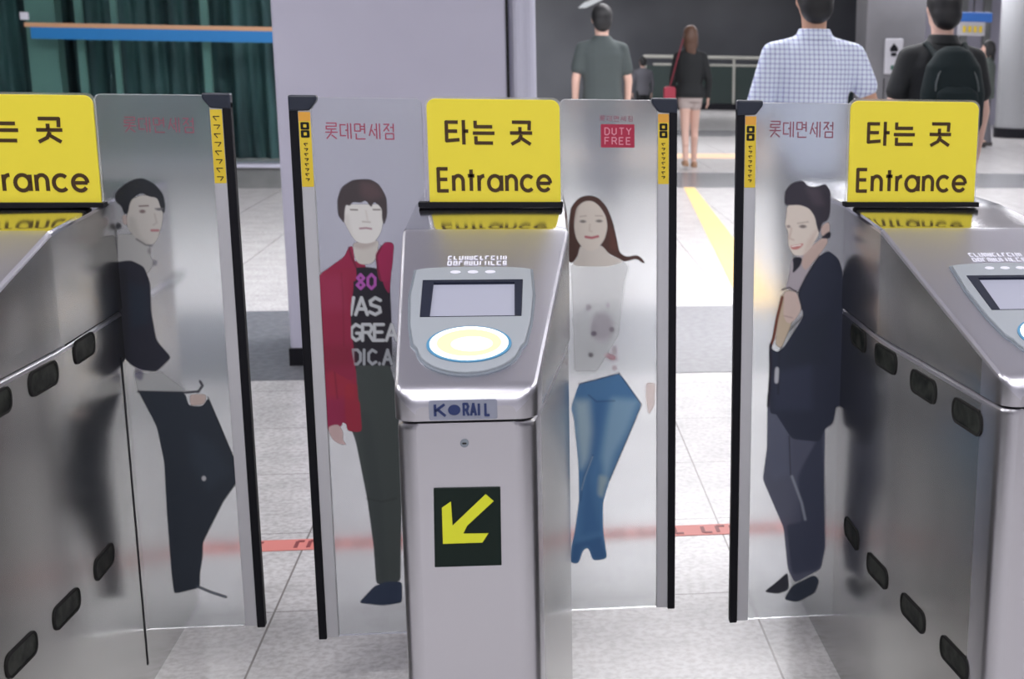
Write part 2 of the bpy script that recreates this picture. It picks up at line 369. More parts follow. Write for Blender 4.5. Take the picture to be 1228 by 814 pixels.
struct(box('wall_side', wall_lav, at(1109, 60, 29)[0], 13, 29, 29.2, 0, CEIL-.002))
for px in (1127, 1150, 1178):
    x0 = at(px, 60, 28.9)[0]; struct(box('trim_5', base_grey if px != 1127 else pillar_trim_m, x0, x0+.16, 28.9, 29.0, 0, CEIL-.004))
sx0, sz1 = at(1147, 14, 22); sx1, sz0 = at(1190, 34, 22)
bs = empty('hanging_sign', ((sx0+sx1)/2, 22, sz0)); tag(bs, 'blue sign board with white and yellow strip beyond the backpack man', 'sign')
box('board', blue_sign_m, sx0, sx1, 22, 22.1, (sz0+sz1)/2-.03, sz1, bs, bevel=.02)
box('lower_board', wall_light, sx0+.06, sx1-.12, 22.01, 22.09, sz0-.12, (sz0+sz1)/2-.03, bs)
bm = bmesh.new()
for k in range(4): prism(bm, rrect(sx0+.12+k*.09, sx0+.17+k*.09, sz0-.07, sz0+.03, .01), frame_xz(22.0), 0, .012)
link('lettering', bm, yellow_sticker, bs)
box('rod', gap_m, (sx0+sx1)/2-.01, (sx0+sx1)/2+.01, 22.04, 22.06, sz1, CEIL, bs)
# pale round column at the right edge
rc = empty('round_column', (8.75, 24, 0)); tag(rc, 'pale column with a black foot at the right edge', 'column')
bm = bmesh.new(); prism(bm, arc(8.83, 24, .48, .48, 0, 345, 23), frame_floor(0), 0, CEIL-.002); link('shaft', bm, col_grey, rc, smooth=True, bevel=.004)
bm = bmesh.new(); prism(bm, arc(8.83, 24, .50, .50, 0, 345, 23), frame_floor(0), 0, .17); link('foot_ring', bm, black_rubber, rc)
# unseen ceiling fixtures; some added to brighten the pillar and far wall
for (x, y, sx, sy, pw) in LIGHTS:
    cl = empty('ceiling_light', (x, y, CEIL-.04)); tag(cl, 'unseen ceiling light panel placed to light the hall', 'ceiling light', 'ceiling lights of the hall')
    bm = bmesh.new(); fill_holes(bm, [rrect(x-sx/2-.04, x+sx/2+.04, y-sy/2-.04, y+sy/2+.04, .01, 2), rrect(x-sx/2, x+sx/2, y-sy/2, y+sy/2, .01, 2)], frame_floor(CEIL-.045), 0, .045)
    link('frame', bm, pilaster_m, cl)
    box('diffuser', lamp_m, x-sx/2, x+sx/2, y-sy/2, y+sy/2, CEIL-.03, CEIL-.005, cl)
# glowing streak in place of a reflected lamp above the grey shirt man
fx, fz = at(706, 5, 30); fl = empty('lamp_streak', (fx, 30, fz)); tag(fl, 'glowing streak imitating a reflected light above the man in the grey shirt', 'lamp reflection')
bm = bmesh.new(); prism(bm, [(fx-.22, fz-.08), (fx-.05, fz-.07), (fx+.30, fz+.10), (fx+.25, fz+.17), (fx-.1, fz+.03)], frame_xz(30), -.15, .15); link('glow_streak', bm, reflect_glow, fl, bevel=.02)
box('rod', gap_m, fx+.1, fx+.12, 29.99, 30.01, fz+.12, CEIL, fl)

# ------------------------------------------------------------------ ticket gates
YF, ZF, SL, YK = 1.90, .835, .277, 2.46
ZK = ZF+SL*(YK-YF); ANG = math.atan(SL)
def prof(y):
    if y <= YK: return ZF+SL*(y-YF)
    return ZK+(1.006-ZK)*min(1, (y-YK)/.30)
def shell(name, m, parent, xl, xr, z0, ztop, ys, y_front, rad, grow=0, mtop=None):
    """lofted housing: sections along y, rounded front corners, rounded shoulder"""
    bm = bmesh.new(); rings = []
    yy = [y_front+rad*(1-math.cos(R(t))) for t in (0, 15, 30, 45, 60, 75, 90)]+[y for y in ys if y > y_front+rad*1.05]
    for i, y in enumerate(yy):
        ins = rad-math.sqrt(max(0, rad*rad-(rad-(y-y_front))**2)) if y < y_front+rad else 0
        a, b_ = xl(y)-grow+ins, xr(y)+grow-ins; zt = ztop(y)
        sh = .010
        rf = .022
        if mtop and y < y_front+rf: zt -= rf-math.sqrt(max(0, rf*rf-(rf-(y-y_front))**2))
        ring = [(a, z0)]+[(a+sh-sh*math.cos(R(t)), zt-sh+sh*math.sin(R(t))) for t in (0, 30, 60, 90)]+[(b_-sh+sh*math.sin(R(t)), zt-sh+sh*math.cos(R(t))) for t in (0, 30, 60, 90)]+[(b_, z0)]
        rings.append([bm.verts.new((u, y, v)) for u, v in ring])
    n = len(rings[0])
    for i in range(len(rings)-1):
        for j in range(n):
            f = bm.faces.new((rings[i][j], rings[i][(j+1) % n], rings[i+1][(j+1) % n], rings[i+1][j]))
            f.smooth = True
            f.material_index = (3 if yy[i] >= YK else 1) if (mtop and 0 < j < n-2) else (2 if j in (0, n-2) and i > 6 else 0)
    bm.faces.new(rings[0]); bm.faces.new(rings[-1][::-1])
    o = link(name, bm, [m, mtop or m, steel_side, steel_flat], parent)
    md = o.modifiers.new('es', 'EDGE_SPLIT'); md.split_angle = R(28)
    return o
def lerp(pairs):
    xs_, ys_ = zip(*pairs); return lambda y: float(np.interp(y, xs_, ys_))
def slope_frame(xc):
    ca, sa = math.cos(ANG), math.sin(ANG)
    return lambda u, v, w_: Vector((xc+u, YF+v*ca-w_*sa, ZF+v*sa+w_*ca))
def gate(label, L_, R_, xc, sides):
    xl, xr = lerp(L_), lerp(R_)
    root = empty('ticket_gate', ((xl(2.5)+xr(2.5))/2, 2.5, 0)); tag(root, label, 'ticket gate', 'ticket gates in a row')
    ysb = [1.98, 2.05, 2.15, 2.25, 2.35, 2.45, 2.6, 2.8, 3.0, 3.25]
    ZS = .792
    shell('body', steel, root, xl, xr, .0, lambda y: ZS-.004+.0*y, ysb, YF, .026)
    box('seam', gap_m, xl(2.6)+.004, xr(2.6)-.004, 2.5, 3.24, ZS-.012, ZS+.008, root)
    yst = sorted([1.98, 2.06, 2.14, 2.22, 2.3, 2.38, 2.44, YK-.004, YK+.004, 2.5, 2.58, 2.68, 2.76, 2.9, 3.1, 3.25])
    shell('top_housing', steel, root, xl, xr, ZS, prof, yst, YF-.003, .028, .0025, steel_top)
    fr = slope_frame(xc)
    # reader panel with its window
    outer = [(-.100, .398)]+[(-.103, .30), (-.097, .20), (-.088, .135)]+arc(0, .125, .080, .082, 185, 355, 16)+[(.088, .135), (.097, .20), (.103, .30), (.100, .398)]+arc(.0, .398, .1, .012, 0, 180, 6)[1:-1]
    outer = [(u*.92, v) for u, v in outer]
    win = [(-.076, .222), (.076, .222), (.079, .356), (-.079, .356)]
    bm = bmesh.new(); fill_holes(bm, [outer, win], fr, -.0005, .006); rp = link('reader_panel', bm, bezel, root, bevel=.003)
    bm = bmesh.new(); rim = [(u*1.045, .21+(v-.21)*1.03) for u, v in outer]; fill_holes(bm, [rim, win], fr, -.0005, .0022); link('rim', bm, bezel_rim, rp)
    bm = bmesh.new(); prism(bm, [(-.079, .216), (.079, .216), (.082, .359), (-.082, .359)], fr, -.001, .0012); link('screen_frame', bm, dark_frame, rp)
    bm = bmesh.new(); fill_holes(bm, [win, [(-.062, .2225), (.066, .2225), (.066, .346), (-.062, .346)]], fr, .001, .0064); link('screen_surround', bm, dark_frame, rp)
    bm = bmesh.new(); prism(bm, [(-.063, .2225), (.067, .2225), (.067, .347), (-.063, .347)], fr, .0, .0022); link('screen', bm, screen_m, rp)
    bm = bmesh.new(); prism(bm, arc(0, .128, .0615, .0580, 0, 350, 35), fr, .005, .0075); link('pad_ring', bm, pad_ring, rp)
    bm = bmesh.new(); prism(bm, arc(0, .128, .0570, .0535, 0, 350, 35), fr, .005, .0086); link('touch_pad', bm, pad_white, rp)
    bm = bmesh.new(); fill_holes(bm, [arc(0, .128, .047, .043, 0, 350, 35), arc(.004, .124, .030, .024, 0, 350, 30)], fr, .0087, .0090); link('pad_mark', bm, pad_yellow, rp)
    bm = bmesh.new(); random.seed(5)
    x = -.043
    while x < .050:
        w_ = random.uniform(.004, .008)
        for (v0, v1) in ((.428, .442), (.450, .464)):
            stroke(bm, [(x, v0), (x, v1)], .0026, fr, 0, .0008)
            if random.random() > .35: stroke(bm, [(x, v1), (x+w_*.8, v1)], .0026, fr, 0, .0009)
            if random.random() > .45: stroke(bm, [(x, v0), (x+w_*.8, v0)], .0026, fr, 0, .0010)
            if random.random() > .5: stroke(bm, [(x+w_*.8, v0), (x+w_*.8, v1)], .0026, fr, 0, .0011)
        x += w_+.003
    link('caption_lettering', bm, white_print, root)
    bm = bmesh.new()
    for u in (-.029, -.001, .027): prism(bm, arc(u, .386, .0085, .006, 0, 350, 14), fr, 0, .0068)
    link('indicator_dots', bm, white_print, rp)
    # sensor windows on the flanks
    for s in sides:
        xf = xl if s < 0 else xr
        for zc in ((.755, .347)):
            for yc in (2.61, 2.415, 2.222, 2.03):
                k = (2.61, 2.415, 2.222, 2.03).index(yc)
                dz = ((0, 0, -.007, -.011), (0, -.007, -.014, -.014))[zc < .5][k] if s < 0 else (.009, 0, 0, 0)[k]
                if s > 0: yc = (2.585, 2.38, 2.192, 2.0)[k]
                h, ln = .017, .055
                bm = bmesh.new()
                def fs(u, v, w_, yc=yc, zc=zc+dz, xf=xf, s=s): return Vector((xf(yc+u)+s*w_, yc+u, zc+v))
                prism(bm, rrect(-ln, ln, -h, h, .0155, 5), fs, -.0015, .0012)
                win_ = link('sensor_window', bm, dark_glass, root)
                bm = bmesh.new(); fill_holes(bm, [rrect(-ln-.004, ln+.004, -h-.004, h+.004, .018, 5), rrect(-ln, ln, -h, h, .0155, 5)], fs, -.001, .0025); link('gasket', bm, gap_m, win_)
        Ys = 2.812 if s > 0 else 2.738
        x_ = xf(Ys); a_, b_ = sorted((x_-s*.002, x_+s*.003))
        if s > 0: box('slot_seal', black_rubber, a_, b_-.002, Ys-.016, Ys-.008, .05, .70, root)
    return root, xl, xr
CL = [(1.9, -.181), (2.46, -.209), (3.3, -.210)]; CR = [(1.9, .008), (2.46, .074), (2.8, .080), (3.3, .080)]
RL = [(1.9, .697), (2.46, .649), (3.3, .648)]; RR = [(1.9, .945), (2.46, .975), (3.3, .98)]
LL = [(1.9, -1.06), (2.46, -1.085), (3.3, -1.09)]; LR = [(1.9, -.826), (2.20, -.806), (2.46, -.790), (3.3, -.787)]
gc, cxl, cxr = gate('middle steel ticket gate whose front shows the yellow arrow plate', CL, CR, -.0845, ())
gr, rxl, rxr = gate('steel ticket gate on the right, cut off by the picture edge', RL, RR, .8215, (-1,))
gl, lxl, lxr = gate('steel ticket gate on the left with only its flank in view', LL, LR, -.943, (1,))

# front details of the middle gate
def front(px, py, Y=YF): return at(px, py, Y)
fr = frame_xz(YF)
p0 = front(515, 503); p1 = front(596, 475)
bm = bmesh.new(); prism(bm, rrect(p0[0], p1[0], p0[1], p1[1]-.003, .003, 3), frame_xz(YF-.003), -.001, .002); bd = link('maker_badge', bm, badge_m, gc)
bm = bmesh.new(); zz0, zz1 = front(560, 497)[1], front(560, 483)[1]; f2 = frame_xz(YF-.005)
x0 = front(522, 490)[0]; x1 = front(588, 490)[0]
caps(bm, 'K', x0, x0+.013, zz0, zz1, .0035, f2, 0, .0012)
prism(bm, arc(x0+.026, (zz0+zz1)/2, .0085, .0075, 0, 350, 18), f2, 0, .0012)
caps(bm, 'RAIL', x0+.039, x1, zz0, zz1, .0033, f2, 0, .0012)
link('lettering', bm, navy_print, bd)
kx, kz = front(557, 531); bm = bmesh.new(); prism(bm, arc(kx, kz, .006, .006, 0, 345, 16), fr, -.002, .0025); kh = link('key_lock', bm, bezel_rim, gc)
bm = bmesh.new(); prism(bm, rrect(kx-.003, kx+.003, kz-.0012, kz+.0012, .001, 2), fr, .0025, .0030); link('keyhole', bm, gap_m, kh)
pp = [front(x, y) for x, y in ((520, 585), (600, 583.5), (601.5, 677), (521.5, 679.5))]
bm = bmesh.new(); prism(bm, pp[::-1], fr, -.001, .003); ap = link('arrow_plate', bm, sign_black, gc, bevel=.001)
ar = [(352, 474), (382, 500), (283, 592), (268, 622), (362, 621), (340, 655), (192, 660), (188, 525), (222, 502), (228, 592)]
ar = [front(470+x/3.13, 440+y/3.13) for x, y in ar]
bm = bmesh.new(); prism(bm, ar[::-1], fr, .003, .0042); link('arrow', bm, arrow_m, ap)

# ------------------------------------------------------------------ entrance signs
def sign(label, x0, x1, z0, z1, Y, hx0, hx1, r_end):
    root = empty('entrance_sign', ((x0+x1)/2, Y, 1.0048)); tag(root, label, 'sign', 'yellow entrance signs on the gates')
    bm = bmesh.new(); prism(bm, rrect(x0, x1, z0, z1, .016, 6, (0, 0, 1, 1)), frame_xz(Y), -.006, .0); bo = link('board', bm, yellow, root, bevel=.001)
    bm = bmesh.new(); prism(bm, rrect(x0-.004, x1+.004, z0, z1+.004, .018, 6, (0, 0, 1, 1)), frame_xz(Y), -.0085, -.0062); link('acrylic_backing', bm, clear, root)
    box('holder', black_rubber, hx0, hx1, Y-.010, Y+.018, 1.0048, z0+.002, root, bevel=.001)
    W, Hh = x1-x0, z1-z0
    bm = bmesh.new(); f = frame_xz(Y)
    # hangul in three blocks
    za, zb = z0+Hh*.575, z0+Hh*.795
    for ch, a, b_ in (('타', .140, .300), ('는', .340, .500), ('곳', .620, .785)):
        for st in HAN[ch]: stroke(bm, [(x0+W*(a+(b_-a)*u), za+(zb-za)*v) for u, v in st], .0064, f, 0, .0009)
    link('korean_lettering', bm, ink, bo); bm = bmesh.new()
    # Entrance
    word = 'Entrance'; tot = sum(LAT[c][0] for c in word)+.26*7
    xs0, xs1 = x0+W*.065, x0+W*.925; k = (xs1-xs0)/tot; zb0 = z0+Hh*.118; vs = Hh*.150
    x = xs0
    for c in word:
        for st in LAT[c][1]: stroke(bm, [(x+a*k, zb0+b_*vs) for a, b_ in st], .0066, f, 0, .0009)
        x += (LAT[c][0]+.26)*k
    link('english_lettering', bm, ink, bo)
    return root
sign('yellow entrance sign on top of the middle gate', -.179, .0695, 1.0125, 1.208, 2.70, -.200, .074, 0)
sign('yellow entrance sign on top of the right gate', .639, .902, 1.0125, 1.213, 2.70, .632, .910, 0)
sign('yellow entrance sign at the left edge, its first letters cut off', -1.035, -.771, 1.0115, 1.207, 2.70, -1.045, -.765, 0)

# ------------------------------------------------------------------ poster prints: traced shapes turned into ink on a fine mesh
def poly_sd(P, X, Y):
    P = np.array(P, float); n = len(P); d = np.full(X.shape, 1e9); ins = np.zeros(X.shape, bool)
    for i in range(n):
        a, b_ = P[i], P[(i+1) % n]; e = b_-a; l2 = e@e+1e-12
        t = np.clip(((X-a[0])*e[0]+(Y-a[1])*e[1])/l2, 0, 1)
        d = np.minimum(d, np.hypot(X-a[0]-t*e[0], Y-a[1]-t*e[1]))
        c = ((a[1] > Y) != (b_[1] > Y))
        with np.errstate(divide='ignore', invalid='ignore'):
            xi = a[0]+(Y-a[1])/(b_[1]-a[1]+1e-12)*e[0]
        ins ^= c & (X < xi)
    return np.where(ins, -d, d)
def smooth_poly(P, it=2):
    for _ in range(it):
        Q = []
        for i in range(len(P)):
            a, b_ = P[i], P[(i+1) % len(P)]
            k = min(.25, 2.6/(math.hypot(b_[0]-a[0], b_[1]-a[1])+1e-6))
            Q += [(a[0]*(1-k)+b_[0]*k, a[1]*(1-k)+b_[1]*k), (a[0]*k+b_[0]*(1-k), a[1]*k+b_[1]*(1-k))]
        P = Q
    return P
def srgb(c):
    c = np.array(c, float)/255; return np.where(c <= .04045, c/12.92, ((c+.055)/1.055)**2.4)
def poster(name, label, parent, Y, box_, layers, step=1.1, maxx=None):
    x0, y0, x1, y1 = box_
    nx, ny = int((x1-x0)/step)+1, int((y1-y0)/step)+1
    gx = np.linspace(x0, x1, nx); gy = np.linspace(y0, y1, ny); X, YY = np.meshgrid(gx, gy)
    rgb = np.zeros((ny, nx, 3)); al = np.zeros((ny, nx))
    for ly in layers:
        kind, col, a, blur, P = ly[:5]
        if kind == 'p': sd = poly_sd(smooth_poly(P), X, YY)
        elif kind == 'h': sd = poly_sd(P, X, YY)
        elif kind == 'e':
            cx_, cy_, rx, ry, rot = P; c, s = math.cos(R(rot)), math.sin(R(rot)); dx, dy = X-cx_, YY-cy_
            q = np.hypot((dx*c+dy*s)/rx, (-dx*s+dy*c)/ry); sd = (q-1)*min(rx, ry)
        elif kind == 'l':
            wd = ly[5]; sd = np.full(X.shape, 1e9)
            for i in range(len(P)-1):
                aa, bb = np.array(P[i], float), np.array(P[i+1], float); e = bb-aa
                t = np.clip(((X-aa[0])*e[0]+(YY-aa[1])*e[1])/(e@e+1e-9), 0, 1)
                sd = np.minimum(sd, np.hypot(X-aa[0]-t*e[0], YY-aa[1]-t*e[1]))
            sd -= wd/2
        m = np.clip(.5-sd/blur, 0, 1); m = m*m*(3-2*m)*a
        c = srgb(col)
        if len(ly) > 5 and ly[-1] == 'in': m = m*(al > .35)
        na = m+al*(1-m)
        rgb = np.where(na[..., None] > 1e-5, (c*m[..., None]+rgb*(al*(1-m))[..., None])/np.maximum(na, 1e-5)[..., None], rgb); al = na
    # world positions
    d = fwd[None, None]+r2[None, None]*((X-CX)/F_PX)[..., None]-u2[None, None]*((YY-CY)/F_PX)[..., None]
    t = Y/d[..., 1]; W_ = CAMP+d*t[..., None]; W_[..., 1] = Y
    keep = (al[:-1, :-1]+al[1:, :-1]+al[:-1, 1:]+al[1:, 1:]) > .02
    ii, jj = np.nonzero(keep); idx = lambda i, j: i*nx+j
    faces = np.stack([idx(ii, jj), idx(ii+1, jj), idx(ii+1, jj+1), idx(ii, jj+1)], 1)
    used = np.unique(faces); rem = -np.ones(nx*ny, int); rem[used] = np.arange(len(used))
    off = Vector((0, 0, 0)); p = parent
    while p: off += p.location; p = p.parent
    V = W_.reshape(-1, 3)[used]-np.array(off)
    me = bpy.data.meshes.new(name); me.from_pydata(V.tolist(), [], rem[faces].tolist())
    ca = me.color_attributes.new('ink', 'FLOAT_COLOR', 'POINT')
    ca.data.foreach_set('color', np.concatenate([rgb.reshape(-1, 3)[used], al.reshape(-1, 1)[used]], 1).astype(np.float32).ravel())
    me.materials.append(poster_ink)
    o = bpy.data.objects.new(name, me); COL.objects.link(o); o.parent = parent
    if label: o['label'] = label
    return o
def text_layers(s, x, y, wch, h, col, lw, a=1, gap=1.5, blur=1.4):
    F = dict(CAP); F['W'] = [[(0, 1), (.17, 0), (.35, .8), (.53, 0), (.7, 1)]]; F['S'] = [[(.65, .85), (.35, 1), (.05, .8), (.1, .58), (.6, .42), (.65, .15), (.35, 0), (.02, .15)]]
    F['G'] = [[(.65, .85), (.35, 1), (.05, .75), (.05, .25), (.35, 0), (.65, .15), (.65, .45), (.4, .45)]]; F['8'] = [[(.35, .52), (.08, .75), (.35, 1), (.62, .75), (.35, .52), (.05, .25), (.35, 0), (.65, .25), (.35, .52)]]
    F['0'] = [[(.35, 0), (.05, .25), (.05, .75), (.35, 1), (.65, .75), (.65, .25), (.35, 0)]]; F['C'] = [[(.65, .85), (.35, 1), (.05, .75), (.05, .25), (.35, 0), (.65, .15)]]; F['.'] = [[(.1, 0), (.1, .06)]]
    out = []
    for ch in s:
        if ch != ' ':
            for st in F[ch]: out.append(('l', col, a, blur, [(x+u*wch/.7, y-v*h) for u, v in st], lw))
        x += wch+gap if ch not in '.I' else wch*.4+gap
    return out

# ------------------------------------------------------------------ flaps
def flap(parent, label, x_in, x_out, Y, s, zt=1.206, zb=.114, sticker='full'):
    """s=+1: free edge on the right"""
    root = empty('gate_flap', (x_in, Y, zb)); root.parent = parent; root.location = Vector((x_in, Y, zb))-parent.location
    root['label'] = label
    T = .006
    a, b_ = (x_in, x_out-.016) if s > 0 else (x_out+.016, x_in)
    cor = (0, 0, 0, 1) if s > 0 else (0, 0, 1, 0)
    bm = bmesh.new(); prism(bm, rrect(a, b_, zb, zt, .012, 6, cor), frame_xz(Y), -T, T); link('frosted_panel', bm, frost, root, bevel=.001)
    e0, e1 = sorted((x_out, x_out-s*.016)); link_box = box('rubber_edge', black_rubber, e0, e1, Y-.011, Y+.011, zb-.004, zt-.012, root, bevel=.002)
    st0, st1 = sorted((x_out-s*.016, x_out-s*.040))
    box('metal_strip', alu, st0, st1, Y-.009, Y+.009, zb, zt-.018, root, bevel=.001)
    f = frame_xz(Y)
    pts = [(x_out, zt+.004), (x_out-s*.052, zt+.004), (x_out-s*.052, zt-.006), (x_out-s*.038, zt-.024), (x_out, zt-.026)]
    bm = bmesh.new(); prism(bm, pts, f, -.013, .013); link('corner_cap', bm, navy_plastic, root, bevel=.003)
    q0, q1 = st0+.001, st1-.001
    bm = bmesh.new(); prism(bm, rrect(q0, q1, zt-.168, zt-.027, .001, 1), f, .009, .0096); sk = link('warning_sticker', bm, yellow_sticker, root)
    cxs = (q0+q1)/2
    if sticker == 'full':
        bm = bmesh.new(); prism(bm, rrect(q0, q1, zt-.044, zt-.027, .001, 1), f, .0096, .0099); link('orange_patch', bm, orange_sticker, sk)
        bm = bmesh.new()
        for k in range(2): fill_holes(bm, [rrect(q0+.003, q1-.003, zt-.060-k*.015, zt-.046-k*.015, .002, 2), rrect(q0+.008, q1-.008, zt-.056-k*.015, zt-.050-k*.015, .001, 2)], f, .0096, .0100)
        link('hand_pictogram', bm, gap_m, sk)
    bm = bmesh.new()
    k = 0; z = zt-.086 if sticker == 'full' else zt-.040
    while z > zt-.160:
        hh = .0035 if sticker == 'full' else .006
        stroke(bm, [(cxs-hh, z), (cxs+hh, z)], .0018, f, .0096, .0100); stroke(bm, [(cxs+(hh if k % 2 else -hh), z), (cxs, z-hh*1.3)], .0018, f, .0096, .0101)
        z -= .0095 if sticker == 'full' else .0165; k += 1
    link('lettering', bm, ink, sk)
    return root
L1 = flap(gl, 'flap with a print of a man in a black top and dark trousers', -.805, -.556, 2.834, 1, sticker='plain')
R1 = flap(gc, 'flap with a print of a long haired woman in blue jeans', .073, .309, 2.834, 1)
L2 = flap(gc, 'flap with a print of a man in a red jacket', -.192, -.437, 2.76, -1, zb=.112)
R2 = flap(gr, 'flap with a print of a man in a dark suit', .668, .420, 2.76, -1, zb=.106)

def flap_text(parent, Y, s, x0, x1, z0, z1, m, wd=.0022):
    bm = bmesh.new(); hangul(bm, s, x0, x1, z0, z1, (x1-x0)*.03, wd, frame_xz(Y), .0062, .0068); return link('shop_lettering', bm, m, parent)
def pxbox(px0, py0, px1, py1, Y):
    a = at(px0, py1, Y); b_ = at(px1, py0, Y); return a[0], b_[0], a[1], b_[1]
x0, x1, z0, z1 = pxbox(391, 148, 474, 166, 2.76); flap_text(L2, 2.76, '롯데면세점', x0, x1, z0, z1, soft_red, .0024)
x0, x1, z0, z1 = pxbox(922, 146, 1000, 164, 2.76); flap_text(R2, 2.76, '롯데면세점', x0, x1, z0, z1, mauve_print, .0026)
x0, x1, z0, z1 = pxbox(150, 141, 234, 158, 2.834); flap_text(L1, 2.834, '롯데면세점', x0, x1, z0, z1, mauve_print, .0022)
x0, x1, z0, z1 = pxbox(720.5, 149, 760.5, 176.5, 2.834)
bm = bmesh.new(); prism(bm, rrect(x0, x1, z0, z1, .001, 1), frame_xz(2.834), .0062, .0068); df_ = link('duty_badge', bm, red_print, R1)
bm = bmesh.new(); wv = x1-x0; hv = z1-z0; f = frame_xz(2.834)
caps(bm, 'DUTY', x0+wv*.12, x0+wv*.90, z0+hv*.55, z0+hv*.84, .0024, f, .0068, .0072)
caps(bm, 'FREE', x0+wv*.12, x0+wv*.90, z0+hv*.14, z0+hv*.43, .0024, f, .0068, .0072)
link('lettering', bm, pink_print, R1)
x0, x1, z0, z1 = pxbox(719, 139, 759, 145, 2.834)
bm = bmesh.new(); hangul(bm, '롯데면세점', x0, x1, z0, z1, .003, .0011, f, .0062, .0066); link('small_lettering', bm, mauve_print, R1)

# --- prints
def zc(ox, oy, k, pts): return [(ox+x/k, oy+y/k) for x, y in pts]
# man in a red jacket (front view)
A = lambda *p: zc(375, 205, 6.264, p)      # head crop
B = lambda *p: zc(375, 320, 5.09, p)       # torso crop
C_ = lambda *p: zc(375, 460, 2.908, p)     # legs crop
lay = [
 ('p', (66, 74, 74), 1, 2, C_((130, 0), (300, -6), (312, 300), (306, 690), (222, 700), (212, 560), (190, 400), (150, 200), (120, 120))),
 ('p', (58, 66, 68), .7, 10, C_((160, 100), (200, 100), (240, 400), (260, 690), (228, 690), (196, 400)), 'in'),
 ('l', (48, 54, 56), .7, 3, C_((190, 400), (240, 412), (290, 400)), 2), ('l', (150, 150, 155), .5, 2, C_((232, 32), (246, 56), (280, 46), (286, 30)), 1.6),
 ('p', (38, 52, 78), 1, 1.6, C_((160, 764), (215, 705), (255, 690), (312, 690), (312, 764), (245, 774))),
 ('p', (150, 32, 72), 1, 1.6, B((60, 26), (160, 0), (270, -40), (330, -10), (240, 200), (262, 520), (276, 830), (290, 1000), (262, 1010), (180, 940), (150, 1020), (85, 990), (62, 700), (40, 480), (22, 250), (28, 80))),
 ('p', (150, 34, 76), 1, 1.6, C_((42, 0), (108, 0), (104, 150), (46, 152))), ('p', (158, 36, 62), 1, 1.6, C_((116, 0), (160, 0), (172, 168), (120, 166), (112, 80))),
 ('p', (172, 45, 60), .55, 14, B((80, 500), (240, 480), (260, 800), (90, 800)), 'in'),
 ('p', (120, 22, 60), .5, 10, B((40, 440), (110, 380), (250, 520), (240, 620), (60, 640)), 'in'),
 ('l', (105, 20, 50), .7, 3, B((120, 60), (112, 300), (130, 600), (150, 800)), 1.5, 'in'),
 ('p', (206, 178, 178), 1, 1.5, C_((52, 150), (90, 140), (108, 170), (104, 196), (120, 214), (100, 212), (80, 204), (62, 184))),
 ('p', (30, 26, 40), 1, 1.5, B((240, 6), (330, 0), (400, 10), (470, 60), (480, 300), (485, 560), (470, 640), (262, 640), (250, 500), (228, 300), (250, 120))),
 ('p', (66, 74, 74), 1, 3, B((262, 600), (470, 600), (520, 760), (520, 830), (280, 830))),
 ('p', (150, 32, 80), 1, 1.5, B((410, -40), (480, -60), (478, 60), (470, 170), (440, 130), (420, 60))),
 ('p', (205, 200, 195), 1, 1.6, A((300, 540), (500, 520), (480, 640), (455, 690), (400, 705), (340, 695), (312, 640))),
 ('p', (180, 168, 165), .8, 6, A((300, 540), (480, 520), (470, 560), (380, 590), (310, 580))),
 ('p', (150, 32, 72), 1, 1.5, A((268, 570), (300, 560), (318, 690), (330, 760), (330, 830), (30, 830), (60, 770), (240, 640))),
 ('p', (160, 36, 84), 1, 1.5, A((470, 620), (520, 560), (545, 530), (612, 540), (600, 700), (580, 830), (500, 830), (480, 720))),
 ('l', (90, 18, 44), .8, 2.5, A((272, 575), (290, 640), (325, 720)), 2), ('l', (90, 18, 44), .8, 2.5, A((515, 565), (480, 640), (490, 740), (510, 820)), 2),
 ('p', (224, 222, 220), 1, 1.6, A((236, 250), (520, 250), (540, 330), (515, 460), (470, 530), (400, 548), (320, 530), (276, 460), (240, 390), (215, 330))),
 ('p', (206, 202, 200), .7, 8, A((240, 330), (270, 330), (290, 460), (330, 520), (280, 480), (240, 400)), 'in'),
 ('p', (68, 60, 64), 1, 1.8, A((190, 330), (182, 220), (215, 120), (300, 65), (430, 60), (500, 100), (555, 200), (560, 330), (535, 410), (520, 360), (520, 280), (460, 225), (440, 280), (400, 215), (360, 240), (300, 230), (280, 265), (250, 250), (240, 300), (238, 395), (210, 360))),
 ('p', (100, 78, 82), .6, 14, A((360, 80), (480, 100), (530, 190), (430, 220), (360, 180)), 'in'),
 ('l', (115, 105, 105), .9, 1.6, A((285, 290), (335, 292)), 1.8), ('l', (115, 105, 105), .9, 1.6, A((455, 290), (505, 290)), 1.8),
 ('l', (140, 125, 120), .6, 2.5, A((375, 380), (430, 384)), 1.4), ('l', (150, 100, 118), .9, 1.8, A((355, 432), (400, 428), (440, 434)), 2.0),
 ('l', (200, 190, 185), .6, 3, A((400, 300), (412, 370)), 1.5)]
pk = (178, 88, 178); wh = (205, 208, 214)
lay += text_layers('80', 427, 347, 10, 18, pk, 3.6, gap=2.5)+text_layers('VAS', 419.5, 377, 13.5, 20, wh, 4.2, gap=2) if False else []
bx = text_layers('80', 427.5, 346, 10, 17, pk, 3.4, gap=3)
bx += text_layers('WAS', 410, 377, 14, 20, wh, 4.0, gap=2.5)
bx += text_layers('GREA', 420.5, 408, 12.5, 19, wh, 3.8, gap=1.8)
bx += text_layers('DIC.A', 423, 436.5, 10, 17, (170, 174, 182), 3.4, gap=2.2)
lay += bx
